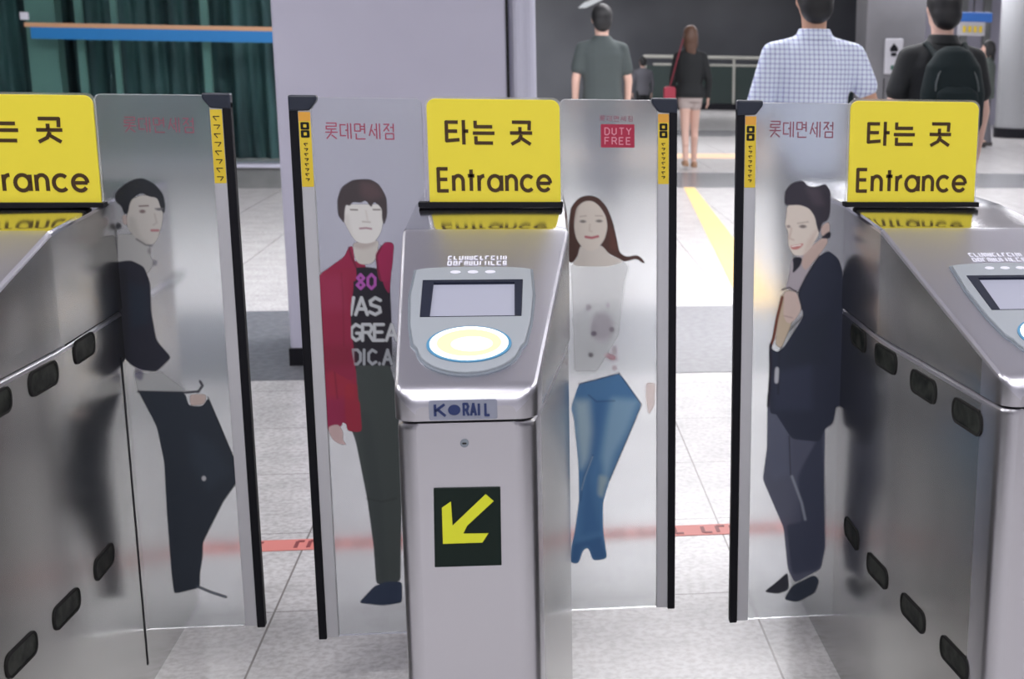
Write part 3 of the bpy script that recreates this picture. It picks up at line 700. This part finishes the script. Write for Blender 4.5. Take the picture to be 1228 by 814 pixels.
lay += [('p', (150, 34, 70), 1, 1.5, B((60, 26), (250, 0), (245, 120), (232, 260), (236, 500), (262, 640), (240, 700), (60, 600), (40, 300)), ),
        ('p', (162, 52, 90), .6, 20, B((40, 60), (180, 60), (200, 260), (60, 260)), 'in'), ('p', (128, 26, 54), .6, 16, B((45, 480), (245, 480), (250, 600), (60, 620)), 'in'),
        ('l', (115, 22, 48), .5, 3, B((175, 40), (185, 200), (190, 480)), 1.5, 'in')]
poster('poster_print', 'print of a man in a red jacket', L2, 2.76-.0068, (376, 208, 483, 730), lay)

# long haired woman in jeans
A = lambda *p: zc(672, 225, 6.78, p); B = lambda *p: zc(660, 340, 5.087, p); C_ = lambda *p: zc(660, 440, 3.256, p)
sk_ = (232, 222, 212); hr = (84, 56, 50); jn = (84, 134, 184)
lay = [
 ('p', (206, 208, 208), .5, 6, A((80, 620), (160, 590), (340, 560), (520, 600), (560, 640), (520, 800), (480, 1200), (300, 1500), (110, 1500), (90, 900))),
 ('p', hr, 1, 2, A((66, 610), (66, 300), (84, 160), (150, 80), (230, 60), (310, 80), (380, 160), (425, 270), (460, 420), (480, 530), (540, 565), (620, 545), (665, 575), (688, 610), (670, 615), (620, 575), (520, 605), (440, 560), (360, 520), (330, 460), (200, 440), (160, 480), (150, 540), (110, 610))),
 ('p', (226, 218, 210), 1, 2, A((160, 470), (340, 470), (400, 545), (520, 600), (400, 640), (160, 640), (90, 625), (140, 570))),
 ('p', sk_, 1, 1.8, A((112, 260), (130, 160), (190, 110), (260, 105), (320, 150), (370, 230), (385, 320), (360, 420), (300, 500), (240, 520), (180, 490), (130, 420), (112, 340))),
 ('p', (120, 78, 62), .5, 10, A((110, 130), (150, 95), (120, 220), (95, 300)), 'in'), ('p', (116, 70, 60), .5, 8, A((400, 300), (440, 380), (470, 520), (400, 500)), 'in'),
 ('e', (120, 112, 108), .9, 2, (699, 265.5, 3.6, 1.7, 0)), ('e', (120, 112, 108), .9, 2, (718.5, 265, 3.8, 1.7, 0)),
 ('l', (170, 150, 140), .6, 2, A((160, 235), (210, 228)), 1.2), ('l', (170, 150, 140), .6, 2, A((285, 228), (340, 230)), 1.2),
 ('l', (190, 110, 118), 1, 1.8, A((206, 400), (255, 408), (305, 396)), 3), ('l', (205, 190, 178), .7, 3, A((240, 300), (236, 350), (255, 356)), 1.6),
 ('e', (150, 132, 150), .45, 9, (722, 392, 14, 18, 0)), ('e', (96, 84, 104), .8, 3, (712, 400, 3.5, 3, 0)), ('e', (110, 96, 112), .7, 3, (733.5, 395, 3, 3, 0)),
 ('e', (90, 84, 92), .8, 3, (708.5, 425.5, 3.2, 3, 0)), ('e', (178, 108, 122), .7, 5, (733, 428, 7, 4, 20)), ('e', (160, 110, 120), .5, 4, (737, 420, 3, 5, 0)), ('e', (175, 110, 120), .5, 3, (737, 441, 3, 3, 0)), ('e', (140, 120, 140), .5, 4, (706, 369, 3, 4, 0)), ('e', (140, 120, 140), .5, 3, (729, 366, 2, 3, 0)),
 ('p', jn, 1, 1.8, C_((110, 66), (190, 46), (268, 24), (290, 50), (356, 146), (330, 210), (270, 350), (232, 440), (205, 530), (206, 640), (222, 748), (165, 756), (150, 705), (128, 712), (110, 768), (78, 764), (82, 700), (96, 640), (112, 520), (110, 380), (92, 200), (80, 160))),
 ('p', (176, 202, 216), .9, 16, C_((92, 130), (150, 130), (165, 250), (150, 360), (120, 400), (100, 260)), 'in'),
 ('p', (146, 184, 212), .9, 14, C_((240, 120), (345, 130), (300, 250), (250, 340), (215, 460), (200, 350), (220, 220)), 'in'),
 ('p', (185, 205, 205), .7, 8, C_((190, 420), (225, 430), (205, 510), (185, 500)), 'in'),
 ('p', (50, 98, 156), .5, 14, C_((170, 130), (215, 130), (180, 330), (150, 420), (180, 560), (200, 640), (120, 660), (128, 500), (160, 320)), 'in'),
 ('p', (46, 90, 146), .6, 8, C_((90, 690), (200, 660), (222, 748), (165, 756), (150, 700), (128, 708), (110, 766), (78, 764)), 'in'),
 ('l', (40, 62, 100), .8, 2, C_((112, 66), (190, 46), (268, 25)), 1.8), ('l', (40, 60, 92), .8, 2, C_((268, 24), (356, 146), (330, 210), (232, 440)), 1.4), ('l', (40, 70, 120), .6, 3, C_((150, 110), (180, 135), (250, 132)), 1.5),
 ('l', (48, 90, 140), .7, 2.5, C_((166, 345), (130, 430), (118, 520)), 1.6), ('l', (190, 210, 220), .6, 2, C_((165, 350), (135, 430), (122, 480)), 1.0),
 ('p', (232, 198, 186), .6, 5, C_((372, 60), (412, 60), (408, 150), (384, 190), (372, 130)))]
poster('poster_print', 'print of a woman with long brown hair in blue jeans', R1, 2.834-.0068, (676, 228, 792, 682), lay)

# man in a black top looking sideways
A = lambda *p: zc(120, 205, 5.814, p); B = lambda *p: zc(120, 300, 4.07, p); C_ = lambda *p: zc(140, 450, 2.907, p)
bk = (34, 36, 50); tr_ = (38, 46, 58)
lay = [
 ('p', (176, 176, 176), .95, 2, A((120, 440), (260, 440), (350, 520), (350, 600), (380, 640), (330, 720), (180, 660), (120, 640))),
 ('p', (170, 172, 174), .6, 6, B((160, 600), (300, 590), (420, 680), (400, 700), (180, 690))),
 ('p', bk, 1, 2, B((60, 60), (150, 48), (215, 80), (245, 160), (250, 300), (275, 440), (348, 524), (275, 594), (200, 585), (150, 560), (100, 500), (60, 400))),
 ('p', (30, 44, 60), .6, 14, B((140, 160), (230, 180), (240, 360), (150, 380)), 'in'), ('p', (26, 28, 36), .7, 8, B((60, 90), (130, 90), (140, 560), (60, 480)), 'in'),
 ('p', (62, 56, 92), .7, 5, B((170, 570), (215, 590), (205, 640), (165, 620))),
 ('l', (44, 44, 56), 1, 2, B((185, 690), (420, 694), (480, 690), (500, 660), (488, 640)), 2.6),
 ('p', (190, 172, 166), 1, 2, B((436, 702), (520, 702), (510, 752), (440, 760))),
 ('p', tr_, 1, 1.6, C_((75, 55), (240, 62), (250, 105), (300, 108), (318, 76), (360, 170), (434, 350), (370, 440), (300, 580), (300, 630), (290, 690), (290, 740), (200, 762), (190, 680), (175, 480), (165, 300), (140, 180))),
 ('p', (50, 60, 74), .6, 20, C_((260, 200), (340, 240), (400, 340), (320, 400), (260, 300)), 'in'), ('e', (200, 200, 205), .9, 2, (244.5, 573.5, 2.6, 3, 0)),
 ('l', (28, 32, 40), .8, 2, C_((318, 76), (434, 350), (370, 440), (300, 580)), 1.3),
 ('l', (56, 66, 80), .9, 2, C_((280, 735), (330, 756), (380, 772)), 3.2),
 ('p', (196, 192, 188), 1, 1.8, A((205, 200), (300, 165), (420, 190), (440, 300), (432, 380), (415, 430), (400, 480), (360, 520), (300, 505), (240, 455), (190, 400), (185, 320))),
 ('p', (170, 168, 164), .6, 8, A((195, 320), (240, 320), (280, 460), (350, 510), (300, 510), (200, 430)), 'in'),
 ('p', (38, 42, 50), 1, 1.8, A((100, 160), (160, 100), (240, 55), (300, 50), (380, 90), (440, 160), (455, 240), (448, 300), (425, 270), (400, 185), (340, 180), (290, 150), (240, 180), (208, 220), (195, 300), (165, 300), (150, 240), (110, 220))),
 ('p', (186, 170, 166), 1, 2.5, A((150, 310), (185, 300), (190, 380), (160, 370))), ('e', (40, 42, 52), .9, 2.5, (142, 271, 3.6, 4, 0)), ('l', (60, 66, 70), .8, 2, A((110, 400), (118, 600)), 2.2),
 ('l', (110, 90, 92), .9, 2, A((275, 245), (335, 242)), 1.8), ('e', (112, 92, 92), .9, 2.2, (170.8, 253.5, 3.6, 2.2, 0)), ('e', (96, 96, 104), .9, 2.2, (191, 251, 4, 1.6, 0)), ('l', (110, 108, 112), .7, 2, A((385, 262), (440, 262)), 1.5),
 ('l', (168, 110, 116), .95, 2, A((360, 414), (405, 414)), 3), ('l', (160, 150, 146), .6, 3, A((380, 300), (395, 360), (372, 376)), 1.6),
 ('l', (60, 56, 64), .7, 3, A((255, 475), (320, 515), (360, 520)), 2), ('e', (110, 104, 108), .6, 3, (179, 301, 2, 3.5, 0)), ('e', (96, 92, 108), .6, 3, (185.5, 315, 3, 3.5, 0)),
 ('e', (98, 104, 116), .35, 10, (208, 335, 14, 7, -35))]
poster('poster_print', 'print of a dark haired man in a black top and trousers', L1, 2.834-.0068, (133, 208, 298, 722), lay)

# man in a dark suit
A = lambda *p: zc(900, 205, 5.814, p); B = lambda *p: zc(900, 300, 4.07, p); C_ = lambda *p: zc(890, 470, 3.015, p)
st_ = (40, 46, 66)
lay = [
 ('p', (76, 80, 102), .96, 2, C_((92, 0), (180, 20), (260, 100), (300, 130), (295, 400), (300, 560), (285, 640), (190, 690), (165, 640), (150, 490), (74, 315), (90, 200))),
 ('p', (52, 58, 80), .9, 5, C_((200, 300), (290, 140), (300, 400), (300, 560), (280, 640), (180, 660), (160, 480), (215, 470))),
 ('p', (92, 98, 120), .5, 14, C_((90, 60), (170, 120), (175, 300), (110, 320), (85, 280)), 'in'),
 ('l', (150, 156, 170), .8, 3, C_((180, 305), (215, 400), (228, 460)), 3), ('l', (36, 40, 56), .8, 2, C_((170, 160), (175, 300)), 1.5),
 ('p', (44, 46, 58), 1, 1.8, C_((78, 722), (120, 690), (165, 650), (170, 715), (130, 730))), ('p', (40, 48, 64), 1, 1.8, C_((150, 750), (180, 700), (260, 660), (280, 680), (265, 725), (200, 760))),
 ('p', st_, 1, 2, C_((96, 0), (350, -10), (330, 115), (300, 132), (280, 180), (180, 170), (110, 60))),
 ('p', (176, 168, 176), 1, 2, B((200, 40), (300, 0), (330, 0), (240, 200), (170, 190), (190, 120))),
 ('p', st_, 1, 1.8, B((380, 0), (430, 40), (452, 110), (452, 480), (448, 760), (300, 800), (95, 800), (90, 470), (130, 500), (165, 470), (210, 400), (260, 320), (238, 240), (232, 200), (270, 130), (330, 30))),
 ('p', (34, 42, 58), .6, 20, B((200, 400), (380, 300), (380, 560), (160, 560)), 'in'), ('p', (58, 64, 88), .5, 14, B((110, 600), (300, 560), (300, 780), (110, 780)), 'in'),
 ('l', (26, 28, 40), .8, 2.5, B((335, 30), (270, 130), (234, 210), (250, 290)), 2), ('l', (30, 34, 48), .7, 3, B((260, 320), (180, 400), (140, 500), (135, 700)), 2),
 ('p', (206, 186, 160), .9, 3, B((150, 220), (190, 190), (230, 230), (200, 360), (150, 480), (120, 460), (130, 340))),
 ('l', (110, 52, 34), 1, 2, B((155, 230), (130, 330), (112, 430), (98, 470)), 3.6), ('l', (36, 32, 50), 1, 2, B((98, 460), (100, 560), (86, 760)), 3), ('p', (196, 198, 206), .9, 2.5, B((120, 570), (140, 570), (136, 650), (116, 650))),
 ('p', (212, 190, 182), 1, 2, B((165, 200), (225, 200), (250, 290), (215, 345), (180, 360), (160, 320))), ('l', (150, 110, 110), .5, 2, B((165, 320), (205, 330)), 1.5), ('l', (60, 48, 56), .9, 2, B((155, 192), (190, 182), (228, 205)), 1.8),
 ('p', (200, 176, 168), 1, 2.5, A((380, 560), (520, 450), (545, 490), (500, 560), (380, 700), (350, 640))),
 ('p', (30, 28, 44), 1, 1.8, A((290, 600), (365, 600), (350, 660), (290, 720), (300, 660))),
 ('p', (226, 214, 204), 1, 2, A((256, 235), (400, 225), (470, 300), (480, 440), (430, 520), (370, 590), (300, 590), (262, 520), (262, 420), (240, 380), (250, 300))),
 ('p', (204, 180, 170), .6, 8, A((470, 400), (440, 500), (370, 585), (400, 480)), 'in'),
 ('p', (54, 50, 62), 1, 2, A((235, 235), (240, 140), (290, 80), (370, 65), (400, 110), (470, 110), (520, 85), (560, 140), (555, 300), (535, 350), (500, 360), (480, 440), (460, 380), (450, 320), (410, 260), (340, 235), (270, 240))),
 ('p', (88, 78, 88), .5, 10, A((380, 110), (480, 130), (520, 240), (440, 240)), 'in'),
 ('p', (206, 182, 174), 1, 2, A((495, 380), (550, 350), (555, 430), (510, 460), (490, 440))), ('p', (34, 34, 48), 1, 2, A((490, 465), (545, 420), (562, 430), (555, 470), (510, 472))),
 ('e', (110, 98, 98), .9, 2.2, (962.8, 271.5, 4.2, 2, 0)), ('e', (130, 112, 112), .8, 2, (945.5, 271.5, 2.4, 1.8, 0)), ('l', (150, 132, 124), .6, 2.5, A((330, 365), (400, 355)), 1.5),
 ('p', (196, 112, 112), .9, 2, A((275, 520), (320, 515), (380, 500), (340, 545), (290, 550))), ('l', (245, 238, 232), .9, 1.2, A((290, 526), (350, 516)), 1.5), ('l', (196, 172, 160), .7, 3, A((285, 400), (272, 470), (300, 480)), 1.8)]
poster('poster_print', 'print of a man in a dark suit holding his lapel', R2, 2.76-.0068, (908, 212, 1014, 724), lay)

# ------------------------------------------------------------------ people
def capsule(bm, a, b_, r0, r1, n=14):
    a, b_ = Vector(a), Vector(b_); d = (b_-a)
    for p, r in ((a, r0), (b_, r1)):
        bmesh.ops.create_uvsphere(bm, u_segments=n, v_segments=8, radius=r, matrix=Matrix.Translation(p))
    if d.length > 1e-6:
        q = d.to_track_quat('Z', 'Y').to_matrix().to_4x4()
        bmesh.ops.create_cone(bm, cap_ends=True, segments=n, radius1=r0, radius2=r1, depth=d.length, matrix=Matrix.Translation((a+b_)/2) @ q)
def chain(bm, pts, rs):
    for i in range(len(pts)-1): capsule(bm, pts[i], pts[i+1], rs[i], rs[i+1])
def loft(bm, secs, n=22):
    rings = []
    for (cx, cy, z, rx, ry) in secs:
        rings.append([bm.verts.new((cx+rx*math.cos(2*math.pi*i/n)*(1), cy+ry*math.sin(2*math.pi*i/n), z)) for i in range(n)])
    for i in range(len(rings)-1):
        for j in range(n): bm.faces.new((rings[i][j], rings[i][(j+1) % n], rings[i+1][(j+1) % n], rings[i+1][j]))
    bm.faces.new(rings[0][::-1]); bm.faces.new(rings[-1])
def ellip(bm, c, r, rot=None):
    M = Matrix.Translation(c) @ (rot or Matrix.Identity(4)) @ Matrix.Diagonal((*r, 1))
    bmesh.ops.create_uvsphere(bm, u_segments=18, v_segments=12, radius=1, matrix=M)
def skin_obj(name, bm, m, parent, voxel=.007, sm=6):
    me = bpy.data.meshes.new(name); bm.to_mesh(me); bm.free(); me.materials.append(m)
    o = bpy.data.objects.new(name, me); COL.objects.link(o); o.parent = parent
    md = o.modifiers.new('union', 'REMESH'); md.mode = 'VOXEL'; md.voxel_size = voxel; md.use_smooth_shade = True
    s = o.modifiers.new('soft', 'SMOOTH'); s.iterations = sm; s.factor = .5
    return o
def person(label, x, y, h, head, cloth, hair, skin, female=False, pose=None, group=None, vox=.008, hairstyle='short'):
    root = empty('person', (x, y, 0)); tag(root, label, 'person', group); root.rotation_euler = (0, 0, R(head)); root.scale = (h, h, h)
    P = dict(step=0.0, armL=(-.16, .02), armR=(.16, .02), sh=.108 if not female else .092, hipw=.05)
    P.update(pose or {}); S = P['sh']; hp = P['hipw']; sp = P['step']
    foot = {}
    for s in (-1, 1):
        f = s*sp
        hip = (s*hp, 0, .52); knee = (s*hp*1.02, f*.5+.012, .285-.01*(f < 0)); lift = .02 if f < 0 else 0
        ank = (s*hp*.98, f*1.0-.01, .045+lift)
        foot[s] = (hip, knee, ank)
    arms = {}
    for s, k in ((-1, 'armL'), (1, 'armR')):
        ax, ay = P[k]; el = (ax, ay-.01, .635); wr = (ax+(P.get('w'+k, (0, .03))[0]), ay+(P.get('w'+k, (0, .03))[1]), P.get('z'+k, .50))
        arms[s] = ((s*S, 0, .788), el, wr)
    # body: one continuous surface
    bm = bmesh.new()
    loft(bm, [(0, 0, .47, .075, .052), (0, 0, .53, .088, .062), (0, 0, .60, .076 if not female else .066, .052), (0, .004, .68, .082, .058), (0, .004, .76, .094 if not female else .082, .06), (0, .002, .81, .086, .05), (0, 0, .835, .045, .034)])
    chain(bm, [(0, 0, .81), (0, .004, .860), (0, .008, .895)], [.036, .033, .036])
    ellip(bm, (0, .010, .930), (.044, .055, .066)); ellip(bm, (0, .030, .905), (.034, .034, .040))
    ellip(bm, (0, .066, .925), (.008, .012, .014))                     # nose
    for s in (-1, 1):
        ellip(bm, (s*.045, .008, .928), (.006, .011, .018))             # ears
        ellip(bm, (s*.016, .059, .940), (.008, .006, .005))             # brows and lids
        hip, knee, ank = foot[s]
        chain(bm, [hip, knee, ank], [.048, .030, .019]); chain(bm, [(knee[0], knee[1]-.008, .22), ((knee[0]+ank[0])/2, (knee[1]+ank[1])/2-.008, .17)], [.028, .024])
        chain(bm, [ank, (ank[0]+s*.008, ank[1]+.075, ank[2]-.022)], [.020, .015]); capsule(bm, ank, (ank[0], ank[1]-.018, ank[2]-.02), .018, .017)
        sh, el, wr = arms[s]
        chain(bm, [(s*S*.5, 0, .800), sh, el, wr], [.028, .026, .021, .014])
        d = (Vector(wr)-Vector(el)).normalized(); side = Vector((0, 1, 0)); nrm = d.cross(side).normalized(); side = nrm.cross(d).normalized()
        pw = Vector(wr); pm = pw+d*.040
        for q in (-1, 0, 1): capsule(bm, pw+side*q*.009, pm+side*q*.013, .0085, .0082, 8)
        for q, ln in ((-1.5, .030), (-.5, .037), (.5, .040), (1.5, .034)):
            b0 = pm+side*q*.0098; b1 = b0+d*ln*.5+nrm*s*-.003; b2 = b1+d*ln*.5+nrm*s*-.009
            chain(bm, [b0, b1, b2], [.0058, .0052, .0044])
        t0 = pw+side*.012+d*.008; chain(bm, [t0, t0+side*.014+d*.018, t0+side*.018+d*.036], [.0065, .0058, .0048])
    ellip(bm, (0, .056, .905), (.012, .008, .004))
    for s in (-1, 1): pass
    body = skin_obj('body', bm, skin, root, voxel=.0045, sm=3)
    # hair
    bm = bmesh.new()
    if hairstyle == 'short':
        ellip(bm, (0, -.002, .946), (.053, .062, .060)); ellip(bm, (0, -.022, .915), (.047, .040, .048)); ellip(bm, (0, .02, .972), (.044, .045, .032))
    else:
        ellip(bm, (0, -.002, .955), (.052, .060, .054)); ellip(bm, (0, -.030, .915), (.050, .038, .07)); ellip(bm, (0, -.040, .865), (.042, .022, .07)); ellip(bm, (.012, -.044, .82), (.026, .014, .06))
        for s in (-1, 1): ellip(bm, (s*.044, .004, .905), (.012, .03, .06))
    skin_obj('hair', bm, hair, root, .006, 4)
    # top
    c = cloth; bm = bmesh.new(); k = c.get('loose', 1.12); zt_ = c.get('hem', .47)
    loft(bm, [(0, 0, zt_, .088*k, .062*k), (0, 0, .53, .092*k, .066*k), (0, 0, .60, .084*k if not female else .074*k, .060*k), (0, .004, .68, .090*k, .064*k), (0, .004, .76, .102*k if not female else .09*k, .066*k), (0, 0, .800, .088*k if not female else .078*k, .052*k), (0, 0, .832, .056, .044), (0, 0, .852, .042, .040)])
    for s in (-1, 1):
        sh, el, wr = arms[s]; shv, elv, wrv = Vector(sh), Vector(el), Vector(wr)
        if c['sleeve'] == 'short':
            e = shv.lerp(elv, c.get('slR' if s > 0 else 'slL', .62)); chain(bm, [(s*S*.45, 0, .806), sh, e], [.030, .034, .036])
        else: chain(bm, [(s*S*.45, 0, .806), sh, el, wrv-(wrv-elv)*.08], [.030, .033, .028, .020])
    skin_obj(c['name'], bm, c['mat'], root, .007, 5)
    if c.get('collar'):
        bm = bmesh.new(); loft(bm, [(0, -.001, .826, .058, .050), (0, -.001, .840, .048, .046), (0, 0, .856, .043, .042)]); skin_obj('collar', bm, c['mat'], root, .004, 2)
    # trousers or shorts
    t = c['bottom']; bm = bmesh.new(); loft(bm, [(0, 0, .47, .088, .064), (0, 0, .53, .092, .066), (0, 0, .565, .082, .058)])
    for s in (-1, 1):
        hip, knee, ank = foot[s]
        if t['len'] == 'long': chain(bm, [hip, knee, (ank[0], ank[1], ank[2]+.005)], [.055, .040, .033])
        else: chain(bm, [hip, tuple(Vector(hip).lerp(Vector(knee), t.get('f', .45)))], [.054, .050])
    skin_obj(t['name'], bm, t['mat'], root, .007, 4)
    for s in (-1, 1):
        hip, knee, ank = foot[s]; bm = bmesh.new(); zf = ank[2]-.045
        chain(bm, [(ank[0], ank[1]-.022, zf+.022), (ank[0]+s*.006, ank[1]+.03, zf+.021), (ank[0]+s*.010, ank[1]+.082, zf+.016)], [.022, .024, .016])
        add_box(bm, ank[0]-.020, ank[0]+.024, ank[1]-.04, ank[1]+.09, zf, zf+.012)
        skin_obj('shoe', bm, c['shoe'], root, .005, 3)
    return root
grey_shirt = mat('grey_cotton', (.062, .078, .080), .8); black_cloth = mat('black_cloth', (.012, .014, .016), .8); denim = mat('dark_denim', (.05, .06, .10), .8)
beige = mat('pale_shorts', (.45, .38, .36), .8); greyt = mat('grey_trousers', (.12, .12, .14), .8); shoe_d = mat('dark_shoe', (.03, .025, .025), .5); shoe_t = mat('tan_sandal', (.35, .2, .12), .6)
olive = mat('olive_cloth', (.10, .12, .11), .8)
check = mat('checked_cotton', (.7, .75, .9), .8); N, L, b = nodes(check)
tc = N.new('ShaderNodeTexCoord'); sp_ = N.new('ShaderNodeSeparateXYZ'); L.new(tc.outputs['Object'], sp_.inputs[0])
def lines(sock, pitch, width):
    d = N.new('ShaderNodeMath'); d.operation = 'DIVIDE'; L.new(sock, d.inputs[0]); d.inputs[1].default_value = pitch
    fr_ = N.new('ShaderNodeMath'); fr_.operation = 'FRACT'; L.new(d.outputs[0], fr_.inputs[0])
    ls = N.new('ShaderNodeMath'); ls.operation = 'LESS_THAN'; L.new(fr_.outputs[0], ls.inputs[0]); ls.inputs[1].default_value = width; return ls
l1, l2 = lines(sp_.outputs[0], .0125, .24), lines(sp_.outputs[2], .0125, .24)
ad = N.new('ShaderNodeMath'); ad.operation = 'ADD'; L.new(l1.outputs[0], ad.inputs[0]); L.new(l2.outputs[0], ad.inputs[1])
cr = N.new('ShaderNodeValToRGB'); e = cr.color_ramp.elements; e[0].position = 0; e[0].color = (.78, .86, .98, 1); e[1].position = 1; e[1].color = (.20, .22, .42, 1)
e2 = e.new(.5); e2.color = (.48, .52, .76, 1)
hf = N.new('ShaderNodeMath'); hf.operation = 'MULTIPLY'; hf.inputs[1].default_value = .5; L.new(ad.outputs[0], hf.inputs[0]); L.new(hf.outputs[0], cr.inputs[0]); L.new(cr.outputs[0], b.inputs['Base Color'])

person('man in a grey t-shirt walking away beyond the middle gate', at(722, 60, 12)[0], 12, 1.72, 4, dict(name='t_shirt', mat=grey_shirt, sleeve='short', bottom=dict(name='trousers', mat=denim, len='long'), shoe=shoe_d), hair_black, skin_pale,
       pose=dict(step=.06, armL=(-.132, .0), armR=(.132, .03), sh=.098))
wm = person('woman in a black top and pale shorts walking away down the hall', at(828, 60, 16.7)[0], 16.7, 1.66, -3, dict(name='top', mat=black_cloth, sleeve='long', hem=.50, loose=1.2, bottom=dict(name='shorts', mat=beige, len='short', f=.30), shoe=shoe_t), hair_brown, skin_pale, female=True,
       pose=dict(step=.09, armL=(-.125, .03), armR=(.130, -.02), hipw=.036), hairstyle='long')
person('man in a white and blue checked shirt seen from behind', at(976, 60, 6.2)[0], 6.2, 1.665, 0, dict(name='checked_shirt', mat=check, sleeve='short', slR=.52, slL=.95, loose=1.1, collar=True, bottom=dict(name='trousers', mat=greyt, len='long'), shoe=shoe_d), hair_black, skin_m,
       pose=dict(step=.05, armL=(-.150, .02), armR=(.172, .0), warmR=(-.03, .08), zarmR=.53, sh=.110))
bpk = at(1130, 60, 6.7)[0]
person('man in a black shirt with a dark backpack seen from behind', bpk, 6.7, 1.66, 6, dict(name='black_shirt', mat=black_cloth, sleeve='short', loose=1.15, collar=True, bottom=dict(name='trousers', mat=greyt, len='long'), shoe=shoe_d), hair_black, skin_pale,
       pose=dict(step=.05, armL=(-.150, .02), armR=(.150, .03), sh=.106))
person('distant woman in olive clothes standing by the pale column', at(1186, 60, 21)[0], 21, 1.62, 70, dict(name='jacket', mat=olive, sleeve='long', hem=.46, loose=1.2, bottom=dict(name='trousers', mat=greyt, len='long'), shoe=shoe_d), hair_black, skin_pale, female=True,
       pose=dict(step=.03, armL=(-.12, .04), armR=(.12, .04)), hairstyle='long')
person('small distant person in dark clothes before the railing', at(771, 60, 26)[0], 26, 1.30, 10, dict(name='top', mat=greyt, sleeve='long', hem=.47, bottom=dict(name='trousers', mat=black_cloth, len='long'), shoe=shoe_d), hair_black, skin_pale,
       pose=dict(step=.02, armL=(-.14, .02), armR=(.14, .02)))
# backpack
bg = mat('dark_backpack', (.010, .017, .019), .8, 0, **{'Specular IOR Level': .2}); bgl = mat('backpack_piping', (.06, .075, .08), .5)
bp_ = empty('backpack', (bpk+.01, 6.52, 1.05)); tag(bp_, 'dark green black backpack worn by the man in the black shirt', 'backpack')
bm = bmesh.new(); bxc = bpk-.0
loft(bm, [(bxc, 6.50, .94, .13, .07), (bxc, 6.50, 1.0, .155, .09), (bxc, 6.50, 1.15, .16, .095), (bxc, 6.505, 1.27, .135, .08), (bxc, 6.51, 1.34, .085, .055), (bxc, 6.515, 1.365, .04, .03)])
skin_obj('bag', bm, bg, None, .008, 6).parent = bp_; bpy.data.objects['bag'].location = -bp_.location
bm = bmesh.new(); loft(bm, [(bxc, 6.42, .95, .10, .03), (bxc, 6.415, 1.05, .115, .045), (bxc, 6.42, 1.15, .10, .035), (bxc, 6.425, 1.18, .06, .02)])
o = skin_obj('front_pocket', bm, bg, bp_, .006, 4); o.location = -bp_.location
bm = bmesh.new(); pts = [(bxc+.105*math.cos(R(t)), 6.43+.02*math.sin(R(t)), 1.16+.14*math.sin(R(t))) for t in range(0, 181, 15)]; chain(bm, pts, [.006]*len(pts)); o = skin_obj('zip_piping', bm, bgl, bp_, .004, 2); o.location = -bp_.location
bm = bmesh.new()
for s in (-1, 1): chain(bm, [(bxc+s*.075, 6.53, 1.31), (bxc+s*.095, 6.64, 1.375), (bxc+s*.100, 6.72, 1.36), (bxc+s*.10, 6.80, 1.25)], [.016]*4)
o = skin_obj('shoulder_strap', bm, bg, bp_, .006, 3); o.location = -bp_.location
# red handbag of the walking woman
hx, hz = at(803, 111, 16.6); hb = empty('handbag', (hx, 16.6, hz-.1)); tag(hb, 'small red handbag hanging at the side of the walking woman', 'bag')
bm = bmesh.new(); prism(bm, rrect(hx-.07, hx+.07, hz-.1, hz+.07, .03), frame_xz(16.6), -.03, .03); link('pouch', bm, mat('red_leather', (.38, .03, .06), .5), hb, bevel=.01)
bm = bmesh.new(); chain(bm, [(hx, 16.6, hz+.06), (hx+.08, 16.6, hz+.35), (hx+.16, 16.62, hz+.62)], [.008]*3); o = skin_obj('strap', bm, mat('dark_red_strap', (.25, .02, .04), .5), hb, .006, 1); o.location = -hb.location
